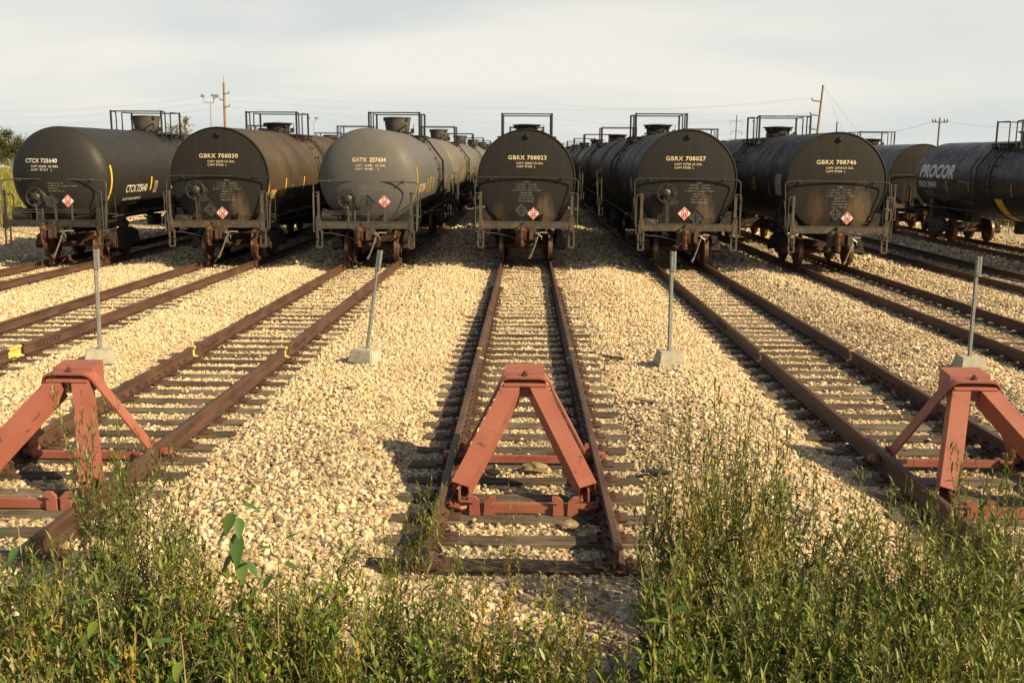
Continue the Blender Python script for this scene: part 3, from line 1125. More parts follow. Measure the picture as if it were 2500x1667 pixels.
        mb.box((0.12, Y(-0.36), 0.94), (0.10, 0.24, 0.28), Matrix.Rotation(sgn * R(16), 3, 'Z'))
        mb.box((0.19, Y(-0.30), 0.93), (0.06, 0.16, 0.22))
        cp = mb.build('coupler', M['rust_dark'], root)
        kb = MB()
        kb.lathe([(0.075, -0.27), (0.09, -0.15), (0.09, 0.15), (0.075, 0.20)], (-0.11, Y(-0.33), 0.93), 'Z', 12, True, True)
        kb.box((-0.03, Y(-0.40), 0.93), (0.11, 0.07, 0.27), Matrix.Rotation(sgn * R(-20), 3, 'Z'))
        kb.box((-0.12, Y(-0.30), 1.16), (0.07, 0.07, 0.10)).box((-0.10, Y(-0.33), 0.66), (0.09, 0.09, 0.12))
        kb.build('knuckle', M['rust_orange'], cp, 40)
        sk = MB()
        sk.box((0, Y(-0.02), 0.96), (0.50, 0.10, 0.40)).box((-0.27, Y(0.06), 0.86), (0.06, 0.25, 0.42)).box((0.27, Y(0.06), 0.86), (0.06, 0.25, 0.42))
        sk.box((0, Y(0.0), 1.22), (0.16, 0.12, 0.12))
        sk.build('striker_casting', M[beam_mat], root)
        # ---- cut lever and hoses
        mb = MB()
        mb.tube(bent([(-1.30, Y(-0.02), 1.02), (-1.15, Y(-0.06), 0.95), (-0.95, Y(-0.06), 0.955), (-0.45, Y(-0.12), 0.86), (-0.12, Y(-0.2), 0.72)], 0.05), 0.013, 6)
        mb.tube(bent([(-1.36, Y(-0.0), 0.98), (-1.36, Y(-0.03), 0.68)], 0.05), 0.012, 6)
        mb.build('cut_lever', M['frame_grey'], root, 50)
        mb = MB()
        mb.tube(bent([(0.62, Y(0.02), 0.97), (0.40, Y(-0.10), 0.98), (0.34, Y(-0.14), 0.86), (0.25, Y(-0.20), 0.58), (0.14, Y(-0.24), 0.30)], 0.09), 0.024, 8)
        ah = mb.build('air_hose', M['hose'], root, 50)
        mb = MB()
        mb.box((0.13, Y(-0.25), 0.28), (0.06, 0.05, 0.12), Matrix.Rotation(0.5, 3, 'Y'))
        mb.box((0.35, Y(-0.14), 0.97), (0.12, 0.06, 0.05)).tube([(0.35, Y(-.16), .94), (0.46, Y(-.17), .86), (0.46, Y(-.17), .78)], 0.012, 5)
        mb.build('glad_hand', M['chain'], ah)
        # ---- sill under the shell and saddle
        mb = MB()
        mb.box((0, Y(1.9), 0.96), (0.34, 3.9, 0.34))
        mb.box((0, Y(2.35), 1.02), (2.5, 0.35, 0.14))
        mb.prism([(-1.15, 1.0), (1.15, 1.0), (1.25, 1.45), (1.25, 1.72), (-1.25, 1.72), (-1.25, 1.45)], Y(2.2), Y(2.5))
        for s in (-1, 1):
            mb.prism([(s * 1.0, 1.25), (s * 1.33, 1.25), (s * 1.36, 1.62), (s * 1.2, 1.62)], Y(0.62), Y(0.75))
            mb.beam((s * 1.3, Y(0.2), 1.15), (s * 0.4, Y(2.2), 1.1), 0.06, 0.10)
        mb.build('draft_sill', M['black'], root)
        # ---- truck
        yt = 2.45
        trk = empty('truck')
        trk.parent = root
        for s in (-1, 1):
            tb = MB()
            x0, x1 = s * 0.95, s * 1.12
            tb.prism([(Y(yt - 1.12), 0.62), (Y(yt - 0.66), 0.62), (Y(yt - 0.42), 0.30), (Y(yt + 0.42), 0.30), (Y(yt + 0.66), 0.62), (Y(yt + 1.12), 0.62), (Y(yt + 1.12), 0.74),
                      (Y(yt + 0.55), 0.90), (Y(yt - 0.55), 0.90), (Y(yt - 1.12), 0.74)], min(x0, x1), max(x0, x1), 'X')
            for q in (-0.89, 0.89):
                tb.box((s * 1.05, Y(yt + q), 0.55), (0.26, 0.26, 0.28))
            tb.build('side_frame', M['frame'], trk)
        bo = MB()
        bo.box((0, Y(yt), 0.62), (2.0, 0.34, 0.22)).box((0, Y(yt - 0.45), 0.50), (1.5, 0.10, 0.12))
        bo.build('bolster', M['rust_dark'], trk)
        spn = MB()
        for s in (-1, 1):
            for q in (-0.16, 0.0, 0.16):
                pts = [(s * 1.06 + 0.058 * math.cos(a * 0.9), Y(yt + q) + 0.058 * math.sin(a * 0.9), 0.36 + 0.0052 * a) for a in range(0, 42)]
                spn.tube(pts, 0.013, 4)
        spn.build('truck_spring', M['rust_orange'], trk, 50)
        for q in (-0.89, 0.89):
            ax = MB()
            ax.lathe([(0.09, -1.16), (0.09, -0.80), (0.085, 0), (0.09, 0.80), (0.09, 1.16)], (0, Y(yt + q), 0.457), 'X', 14, True, True)
            for s in (-1, 1):
                ax.lathe([(0.10, -0.08), (0.13, -0.07), (0.13, 0.05), (0.06, 0.07)], (s * 1.16, Y(yt + q), 0.457), 'X', 12, True, True)
            axle = ax.build('axle', M['rust_dark'], trk, 40)
            for s in (-1, 1):
                wb = MB()
                pr = [(0.09, -0.09), (0.16, -0.085), (0.30, -0.02), (0.385, -0.035), (0.395, -0.068), (0.482, -0.068), (0.486, -0.045), (0.460, -0.030)]
                wb.lathe([(r, h * s * 1.0) for r, h in pr], (s * 0.7525, Y(yt + q), 0.457), 'X', 40)
                pr2 = [(0.452, 0.068), (0.385, 0.068), (0.375, 0.03), (0.30, 0.02), (0.16, 0.06), (0.15, 0.09), (0.09, 0.09)]
                wb.lathe([(r, h * s) for r, h in pr2], (s * 0.7525, Y(yt + q), 0.457), 'X', 40)
                wb.build('wheel', M['wheel'], trk, 40)
                td = MB()
                td.lathe([(0.460, -0.030 * s), (0.457, 0.0), (0.452, 0.068 * s)], (s * 0.7525, Y(yt + q), 0.457), 'X', 40)
                td.build('wheel_tread', M['tread'], trk, 40)
    # ---- brake wheel, chain (front end only)
    if brake:
        bx, bz = (-0.63, 2.16) if kind == 'flat' else (-0.52, 1.93)
        by = 0.20
        mb = MB()
        mb.tube(arc_pts((bx, by, bz), 0.265, 0, 345, 23), 0.020, 6, closed=True)
        for i in range(6):
            a = R(15 + 60 * i)
            mb.beam((bx + 0.06 * math.cos(a), by + .01, bz + 0.06 * math.sin(a)), (bx + 0.26 * math.cos(a), by, bz + 0.26 * math.sin(a)), 0.028, 0.014, (0, 1, 0))
        mb.lathe([(0.03, -0.05), (0.10, -0.03), (0.135, 0.01), (0.135, 0.03)], (bx, by, bz), 'Y', 20, True, True)
        bw = mb.build('brake_wheel', M['brake_grey'], root, 40)
        mb = MB()
        mb.prism([(bx - 0.10, bz - 0.30), (bx + 0.26, bz - 0.34), (bx + 0.28, bz + 0.02), (bx + 0.18, bz + 0.16), (bx - 0.05, bz + 0.18)], by + 0.05, by + 0.20)
        mb.box((bx + 0.30, by + 0.08, bz - 0.02), (0.09, 0.05, 0.09)).box((bx + 0.30, by + 0.08, bz - 0.27), (0.12, 0.06, 0.08))
        mb.box((bx + 0.05, 0.28, (bz + 1.1) / 2 + 0.1), (0.10, 0.05, bz - 1.2))
        mb.build('brake_housing', M['frame_grey'] if kind != 'flat' else M['frame'], root)
        mb = MB()
        zc = bz - 0.25
        i = 0
        while zc > 1.27:
            mb.tube([(bx + (0.012 if i % 2 else 0), by + (0 if i % 2 else 0.012), zc + 0.018), (bx, by, zc), (bx + (0.012 if i % 2 else -.0), by, zc - 0.018)], 0.010, 5)
            mb.box((bx + 0.02, by, zc), (0.022, 0.018, 0.03))
            zc -= 0.042
            i += 1
        mb.build('brake_chain', M['chain'] if kind == 'round' else M['frame_grey'], root)
        mb = MB()
        mb.lathe([(0.17, -0.30), (0.20, -0.27), (0.20, 0.27), (0.17, 0.30)], (-1.05, 0.55, 1.40), 'X', 18, True, True) if kind != 'flat' else mb.lathe([(0.11, -0.25), (0.13, -0.22), (0.13, 0.22), (0.11, 0.25)], (-1.08, 0.45, 1.30), 'X', 14, True, True)
        mb.build('air_reservoir', M['frame'], root, 40)
    if kind != 'flat':                       # double bars and placard posts standing on the beam
        mb = MB()
        for zz_ in (1.50, 1.57):
            mb.tube([(-1.15, 0.13, zz_), (1.05, 0.13, zz_)], 0.013, 6)
        mb.tube([(0.6, 0.13, 1.36), (1.05, 0.10, 1.42)], 0.011, 5)
        for px in (-0.30, 0.09, 0.57):
            mb.box((px, 0.12, 1.44 if px < 0 else 1.50), (0.055, 0.02, 0.34 if px < 0 else 0.46))
        mb.build('placard_stand', M['frame_grey'], root)
    else:
        mb = MB()
        mb.tube(bent([(-0.85, 0.36, 1.32), (-0.85, 0.36, 1.46), (-0.3, 0.36, 1.44)], 0.05), 0.010, 5)
        mb.tube(bent([(0.55, 0.34, 1.42), (0.95, 0.30, 1.38), (1.02, 0.28, 1.46), (1.3, 0.25, 1.62)], 0.05), 0.013, 5)
        mb.box((0.12, 0.30, 1.38), (0.05, 0.02, 0.22)).box((-0.16, 0.30, 1.42), (0.05, 0.02, 0.3))
        mb.build('placard_stand', M['frame'], root)
    for kd, dx, dz, dh in (diamonds or []):
        diamond(root, dx, dz, kd, 0.24 if kind == 'flat' else 0.105, dh)
    # ---- top platform: railing, manway, fittings
    hy = CARL / 2
    mb = MB()
    zt, z0 = 4.66, 3.86
    rx, ry = 0.88, 0.95
    r_ = 0.024
    for s in (-1, 1):
        fl = [(s * rx, hy - ry, 3.70), (s * rx, hy - ry, zt), (s * rx, hy - ry + 0.42, zt - 0.01), (s * rx, hy - ry + 0.42, 3.80)]
        mb.tube(bent(fl, 0.07), r_, 6)
        fl = [(s * rx, hy + ry, 3.70), (s * rx, hy + ry, zt), (s * rx, hy - ry + 0.95, zt - 0.01), (s * rx, hy - ry + 0.95, 3.80)]
        mb.tube(bent(fl, 0.07), r_, 6)
        for q in (-1, 1):
            mb.box((s * (rx + 0.01), hy + q * ry, 4.2), (0.065, 0.03, 0.98))
            mb.box((s * rx, hy + q * ry, 3.74), (0.14, 0.10, 0.10))
    for q in (-1, 1):
        mb.tube([(-rx, hy + q * ry, zt), (rx, hy + q * ry, zt)], r_, 6)
    mb.build('top_railing', M['black'], root, 50)
    mb = MB()
    for s in (-1, 1):
        for i in range(8):
            mb.box((s * (0.58 + i * 0.06), hy, 3.875), (0.03, 1.9, 0.025))
        for q in (-0.9, -0.3, 0.3, 0.9):
            mb.box((s * 0.80, hy + q, 3.85), (0.55, 0.05, 0.03))
            mb.beam((s * 1.03, hy + q, 3.85), (s * 0.98, hy + q, 3.62), 0.04, 0.04, (0, 1, 0))
    mb.build('top_platform', M['frame'], root)
    dm = MB()
    if dome == 'tall':
        dm.lathe([(0.36, 3.90), (0.40, 3.96), (0.43, 4.10), (0.475, 4.48), (0.50, 4.49), (0.50, 4.53), (0.30, 4.545)], (0, hy, 0), 'Z', 28, False, True)
        hing = [(-0.50, 4.50), (-0.46, 4.47)]
    else:
        dm.lathe([(0.40, 3.90), (0.40, 4.02), (0.42, 4.10), (0.40, 4.13), (0.44, 4.24), (0.53, 4.285), (0.53, 4.31), (0.2, 4.335)], (0, hy, 0), 'Z', 28, False, True)
    dome_o = dm.build('manway_housing', M['frame_grey'] if kind != 'flat' else M['black'], root, 40)
    ft = MB()
    ztop = 4.50 if dome == 'tall' else 4.27
    for a in (200, 225, 320):
        ft.box((0.47 * math.cos(R(a)), hy + 0.47 * math.sin(R(a)), ztop - 0.04), (0.09, 0.09, 0.13))
    ft.tube([(-0.52, hy - 0.35, 3.99), (-0.30, hy - 0.42, 4.02), (0.25, hy - 0.44, 4.0), (0.55, hy - 0.35, 3.98)], 0.03, 6)
    for a in (-0.28, 0.02, 0.16, 0.38):
        ft.lathe([(0.04, 0), (0.055, 0.03), (0.05, 0.09), (0.02, 0.11)], (a, hy - 0.47, 3.96), 'Z', 8, True, True)
    ft.box((0.56, hy - 0.2, 4.05), (0.12, 0.14, 0.16)).tube([(0.55, hy - .1, 4.0), (0.62, hy - .15, 4.3)], 0.012, 5)
    ft.build('valve_fittings', M['frame'], dome_o)
    # ---- ladder rods over the flanks at mid length
    mb = MB()
    for yy in (hy - 0.22, hy + 0.22):
        for s in (-1, 1):
            a0, a1 = (R(52), R(-18)) if s > 0 else (R(128), R(198))
            mb.tube(ring(yy, a0, a1, TR + 0.06, 14), 0.014, 5)
            for i in range(0, 15, 3):
                a = a0 + (a1 - a0) * i / 14
                mb.box(((TR + 0.03) * math.cos(a), yy, TZ + (TR + 0.03) * math.sin(a)), (0.05, 0.05, 0.07))
    mb.build('flank_rods', M['black'], root, 50)
    for s in (-1, 1):
        mb = MB()
        for yy in (hy + 0.9, hy + 1.32):
            mb.beam((s * (TR + 0.10), yy, 0.75), (s * (TR + 0.08), yy, 3.0), 0.045, 0.012, (0, 1, 0))
            mb.beam((s * (TR + 0.08), yy, 3.0), (s * 1.0, yy, 3.72), 0.045, 0.012, (0, 1, 0))
        for i in range(9):
            mb.tube([(s * (TR + 0.10), hy + 0.9, 0.85 + i * 0.27), (s * (TR + 0.10), hy + 1.32, 0.85 + i * 0.27)], 0.010, 5)
        mb.build('side_ladder', M['frame'], root)
    # ---- under-body pipes, bottom outlet
    mb = MB()
    mb.tube([(0.45, 1.4, 0.98), (0.5, 4.0, 0.93), (0.5, CARL - 4, 0.93), (0.45, CARL - 1.4, 0.98)], 0.022, 6)
    mb.lathe([(0.22, 0.62), (0.26, 0.70), (0.26, 0.98), (0.34, 1.02)], (0, hy + 0.2, 0), 'Z', 16, True)
    mb.lathe([(0.20, -0.45), (0.22, -0.40), (0.22, 0.40), (0.20, 0.45)], (-0.5, 5.2, 0.88), 'Y', 14, True, True)
    for yy in (4.4, 6.2, 9.5, 11.3):
        mb.beam((0.5, yy, 0.93), (0.35, yy, 1.05), 0.05, 0.05)
        mb.tube([(0.5, yy, 0.93), (0.6, yy, 0.78), (0.6, yy + .25, 0.72)], 0.012, 5)
    mb.build('underbody_pipes', M['black'], root, 50)
    for s in (-1, 1):                         # long diagonal rod along the bottom of each flank
        mb = MB()
        mb.tube([(s * 1.42, 0.9, 1.33), (s * 1.46, 3.6, 1.40), (s * 1.46, CARL - 3.6, 1.40), (s * 1.42, CARL - 0.9, 1.33)], 0.014, 5)
        for yy in (1.2, 3.6, 6.0, 9.7, 12.1, 14.5):
            mb.beam((s * 1.46, yy, 1.40), (s * 1.12, yy, 1.42), 0.03, 0.03, (0, 0, 1))
        mb.build('side_rod', M['frame_grey'], root, 50)
    # ---- tape strips
    for s in (-1, 1):
        for yy in ((y_cyl0 + 0.03, 2.7, 5.3, CARL - 5.4, CARL - 2.8, y_cyl1 - 0.13) if kind == 'flat' else (y_cyl0 - 0.02, 4.1, 6.1, CARL - 6.2, CARL - 4.2, y_cyl1 - 0.1)):
            mb = MB()
            big = kind != 'flat' and yy < 1.2
            shell_patch(mb, s, yy, yy + 0.10, 2.02 if not big else 1.80, 2.46 if not big else 2.85)
            mb.build('reflective_strip', M[strip], root)
    # ---- lettering
    if text:
        fyn = lambda a, b: Vector((a, head_y(kind, a, b) - 0.006, b))
        t = text
        zc = t.get('z', 3.15)
        x0 = t.get('x', 0.0)
        text_on('car_number', [(t['num'], x0, zc, 0.118, 0.0042, t.get('sp', 1.15), 'CENTER', 0.0, t.get('xs', 1.05))], fyn, M[t['col']], root)
        items = [(t['capy'][0], x0 + t.get('cx', -0.33), zc - 0.165, 0.062, 0.0012, 1.05, 'LEFT', 0.0, 1.0), (t['capy'][1], x0 + t.get('cx', -0.33), zc - 0.265, 0.062, 0.0012, 1.05, 'LEFT', 0.0, 1.0)]
        text_on('capacity_lettering', items, fyn, M[t['col']], root)
        sx, sz = t['small']
        items = [(ln, sx, sz - i * t.get('step', 0.082), 0.044, 0.0, 1.12, t.get('sal', 'CENTER')) for i, ln in enumerate(t['lines'])]
        text_on('data_lettering', items, fyn, M['letter_faint'], root)
    return root


GB_LINES = ['SPRG', '7 OC D5     8 IC D5', '2 OC 5062   2 IC 5063', '36 INCH IW CLASS C WHLS', 'SBE60E CPL', 'SY40AE YOKE', 'M901G DFT GR', 'AAR 24 BB 500']
GT_LINES = ['M901G DFT GR', '36 INCH IW CLASS C WHLS', 'SPRG D-5', 'ON 880 AAR 24']


def flank_text(root, side, y0, z, lines, mat):
    text_on('side_lettering', lines, flank(side, y0, z), M[mat], root, 0.07)


def box_mark(root, side, y0, z, w, h, mat):
    mb = MB()
    t = 0.025
    shell_patch(mb, side, y0, y0 + w, z - h / 2, z - h / 2 + t, 0.006, 1)
    shell_patch(mb, side, y0, y0 + w, z + h / 2 - t, z + h / 2, 0.006, 1)
    shell_patch(mb, side, y0, y0 + t, z - h / 2 + t, z + h / 2 - t, 0.006, 3)
    shell_patch(mb, side, y0 + w - t, y0 + w, z - h / 2 + t, z + h / 2 - t, 0.006, 3)
    mb.build('box_mark', M[mat], root)


def place(root, k, Y, label):
    root.location = (track_x(k, Y), Y, railz(Y + 2, k))
    root.rotation_euler = (0, 0, TRZ.get(k, 0.0))
    tag(root, label, 'tank car', 'tank cars stored in the yard')
    return root


# leftmost: rounded head, charcoal
c1 = make_car('round', 'tank_ctcx', 'tank_ctcx', 'frame', True, 'tall', 'yellow',
              dict(num='CTCX 725640', capy=('CAPY 25630  US GAL', 'CAPY  97 017   L'), z=2.98, x=-0.35, cx=-0.31, sp=1.05, xs=0.95, col='letter_white', small=(-0.18, 2.33), lines=GT_LINES, sal='LEFT', step=0.075),
              [('dark', 0.02, 1.83, 0.225), ('red', 0.48, 1.83, 0.185)])
flank_text(c1, 1, 2.1, 2.12, [('CTCX 725640', 0, 0, 0.24, 0.006, 1.0, 'LEFT', 0.0, 0.86)], 'letter_white')
flank_text(c1, 1, 2.05, 1.80, [('LD LMT 196200 LB 88995 KG', 0, 0, 0.085, 0.003, 1.0, 'LEFT'), ('LT WT 66800 LB 30300 KG', 0, -0.18, 0.085, 0.003, 1.0, 'LEFT')], 'letter_white')
box_mark(c1, 1, 4.45, 2.12, 0.26, 0.36, 'letter_white')
flank_text(c1, 1, 4.50, 2.12, [('E', 0.08, 0.07, 0.10, 0.003, 1.0, 'CENTER'), ('C', 0.08, -0.07, 0.10, 0.003, 1.0, 'CENTER')], 'letter_white')
place(c1, -3, 28.9, 'charcoal tank car marked CTCX 725640 at the far left, rounded end, bright yellow strips')

c2 = make_car('flat', 'tank_brown', 'head_gbrx', 'frame_tan', True, 'bowl', 'yellow',
              dict(num='GBRX 708030', capy=('CAPY 25670 US GAL', 'CAPY 97150  L'), x=0.0, cx=-0.33, col='letter_cream', small=(0.22, 2.44), lines=GB_LINES),
              [('dark', -0.20, 1.60, 0.23), ('red', 0.13, 1.50, 0.185)])
flank_text(c2, 1, 0.95, 2.02, [('GBRX 708030', 0, 0, 0.26, 0.009, 1.0, 'LEFT', 0.0, 0.92)], 'letter_rust')
flank_text(c2, 1, 1.6, 1.75, [('LD LMT 196400 LB 89080 KG', 0, 0, 0.08, 0.003, 1.0, 'LEFT')], 'letter_faint')
flank_text(c2, 1, 4.0, 1.80, [('TARE 66600 LB', 0, 0, 0.07, 0.002, 1.0, 'LEFT')], 'letter_faint')
box_mark(c2, 1, 3.6, 2.05, 0.24, 0.34, 'letter_faint')
place(c2, -2, 29.1, 'black tank car marked GBRX 708030 with a brown dusty flank, second from the left')

c3 = make_car('round', 'tank_gatx', 'tank_gatx', 'frame_grey', True, 'tall', 'yellow',
              dict(num='GATX  227434', capy=('CAPY  25490   US GAL', 'CAPY  96 487     L'), z=3.06, x=0.10, cx=-0.40, sp=1.0, xs=0.95, col='letter_cream', small=(-0.22, 2.30), lines=GT_LINES, sal='LEFT', step=0.07),
              [('dark', 0.09, 1.84, 0.215), ('red', 0.57, 1.87, 0.185)])
flank_text(c3, 1, 1.5, 2.20, [('GATX 227434', 0, 0, 0.26, 0.008, 1.0, 'LEFT', 0.0, 0.86)], 'letter_cream')
flank_text(c3, 1, 1.5, 1.85, [('LD LMT 197800 LB', 0, 0, 0.08, 0.003, 1.0, 'LEFT')], 'letter_faint')
for yy in (4.9, 9.6):
    mb = MB()
    shell_patch(mb, 1, yy, yy + 0.45, 1.95, 2.5)
    mb.build('warning_panel', M['yellow_dusty'], c3)
place(c3, -1, 29.0, 'light grey tank car marked GATX 227434 with a domed end, third from the left')

c4 = make_car('flat', 'tank_gbrx', 'head_gbrx', 'frame_tan', False, 'bowl', 'yellow_dusty',
              dict(num='GBRX 708023', capy=('CAPY 25650 US GAL', 'CAPY 97100  L'), x=0.02, cx=-0.33, col='letter_cream', small=(0.0, 2.44), lines=GB_LINES),
              [('dark', -0.12, 1.62, 0.23), ('red', 0.21, 1.52, 0.185)])
place(c4, 0, 29.5, 'black tank car marked GBRX 708023, seen straight on')

c5 = make_car('flat', 'tank_gbrx', 'head_gbrx', 'frame_tan', True, 'bowl', 'yellow_dusty',
              dict(num='GBRX 708027', capy=('CAPY 25720 US GAL', 'CAPY 97350  L'), x=-0.06, cx=-0.33, col='letter_cream', small=(0.36, 2.46), lines=GB_LINES),
              [('red', -0.09, 1.58, 0.20), ('dark', 0.26, 1.46, 0.23)])
for (yy, z0_, w_, h_) in ((2.0, 2.55, 0.5, 0.42), (4.4, 2.35, 0.35, 0.3)):
    mb = MB()
    shell_patch(mb, -1, yy, yy + w_, z0_ - h_, z0_)
    mb.build('data_panel', M['letter_faint'], c5)
place(c5, 1, 28.9, 'black tank car marked GBRX 708027 with a hand brake wheel')

c6 = make_car('flat', 'tank_gbrx', 'head_dusty', 'frame_tan', False, 'bowl', 'yellow_dusty',
              dict(num='GBRX 708746', capy=('CAPY 25710 US GAL', 'CAPY 97300  L'), x=-0.06, cx=-0.30, z=3.12, col='letter_cream', small=(0.10, 2.40), lines=GB_LINES),
              [('dark', -0.07, 1.66, 0.23), ('red', 0.26, 1.52, 0.19)])
for (yy, zt_, w_, h_, mt) in ((1.2, 2.75, 0.75, 0.62, 'letter_faint'), (4.6, 2.60, 0.40, 0.42, 'yellow_dusty')):
    mb = MB()
    shell_patch(mb, -1, yy, yy + w_, zt_ - h_, zt_)
    mb.build('data_panel', M[mt], c6)
place(c6, 2, 29.0, 'black tank car marked GBRX 708746 with dust stained end, second from the right')

c7 = make_car('round', 'tank_procor', 'tank_procor', 'frame', False, 'bowl', 'yellow_dusty')
PF = CARL - 1.35
flank_text(c7, -1, PF, 2.83, [('PROCOR', 0, 0, 0.52, 0.032, 1.02, 'LEFT', 0.18, 1.12)], 'letter_white')
flank_text(c7, -1, PF, 2.28, [('PROX 290474', 0, 0, 0.25, 0.010, 1.0, 'LEFT', 0.0, 0.86)], 'letter_white')
flank_text(c7, -1, PF - 0.5, 1.98, [('LD LMT 198300 LB', 0, 0, 0.08, 0.003, 1.0, 'LEFT'), ('LT WT 64700 LB', 0, -0.14, 0.08, 0.003, 1.0, 'LEFT')], 'letter_faint')
flank_text(c7, -1, PF - 3.9, 2.45, [('HEATER COILS', 0, 0, 0.08, 0.003, 1.0, 'LEFT'), ('DOT 111A100W1', 0, -0.80, 0.08, 0.003, 1.0, 'LEFT')], 'letter_faint')
box_mark(c7, -1, PF - 2.85, 2.28, 0.22, 0.30, 'letter_faint')
mb = MB()
shell_patch(mb, -1, 7.0, 7.55, 1.15, 1.92, 0.008, 8)
mb.build('warning_panel', M['yellow'], c7)
for yy in (7.9, 7.95):
    mb = MB()
    mb.lathe([(TR, yy - 0.05), (TR + 0.03, yy - 0.045), (TR + 0.03, yy + 0.045), (TR, yy + 0.05)], (0, 0, TZ), 'Y', 64)
    if yy == 7.9:
        mb.build('jacket_band', M['black'], c7, 40)
place(c7, 4, 28.9, 'glossy black tank car lettered PROCOR at the right edge of the yard')

index_kids()
SKIP = ('car_number', 'capacity_lettering', 'data_lettering', 'side_lettering', 'hazard_placard', 'placard_holder', 'lifting_lug', 'box_mark',
        'brake_chain', 'placard_stand', 'cut_lever', 'air_hose', 'jacket_band')
ORD = ['second', 'third', 'fourth', 'fifth', 'sixth', 'seventh']


def train(proto, k, Y0, n, what, shells=None):
    for i in range(n):
        c = copy_tree(proto, None, SKIP)
        Y = Y0 + PITCHL * (i + 1)
        place(c, k, Y, '%s tank car, %s' % (ORD[i], what))
        if shells and shells[i % len(shells)]:
            mt = shells[i % len(shells)]
            for ch in c.children_recursive:
                if mt == 'tank_blue' and ch.name.startswith('tank_head'):
                    continue
                if ch.name.startswith(('tank_shell', 'tank_head', 'seam_band')):
                    ch.material_slots[0].link = 'OBJECT'
                    ch.material_slots[0].material = M[mt]


M['tank_gatx2'] = tank_mat('pale grey tank paint', (0.105, 0.096, 0.08), (0.13, 0.114, 0.092), 0.7, (), 0.55, 0.5)
train(c1, -3, 28.9, 3, 'on the leftmost track', [None, 'tank_brown', 'tank_gbrx'])
train(c2, -2, 29.1, 3, 'behind the brown dusty car', ['tank_brown', 'tank_gbrx', 'tank_gatx'])
train(c3, -1, 29.0, 6, 'behind the light grey domed car', ['tank_gatx2', None, 'tank_gatx2', 'tank_gbrx', 'tank_gatx', 'tank_gatx'])
train(c4, 0, 29.5, 5, 'hidden behind the middle car marked GBRX 708023')
train(c5, 1, 28.9, 6, 'just right of the middle track', ['tank_gbrx', 'tank_ctcx', 'tank_gbrx', 'tank_ctcx', 'tank_gbrx', 'tank_gbrx'])
train(c6, 2, 29.0, 3, 'behind the dust stained car', ['tank_ctcx', 'tank_gbrx', 'tank_gbrx'])
train(c6, 4, 28.9, 2, 'behind the PROCOR car', ['tank_blue', 'tank_gbrx'])


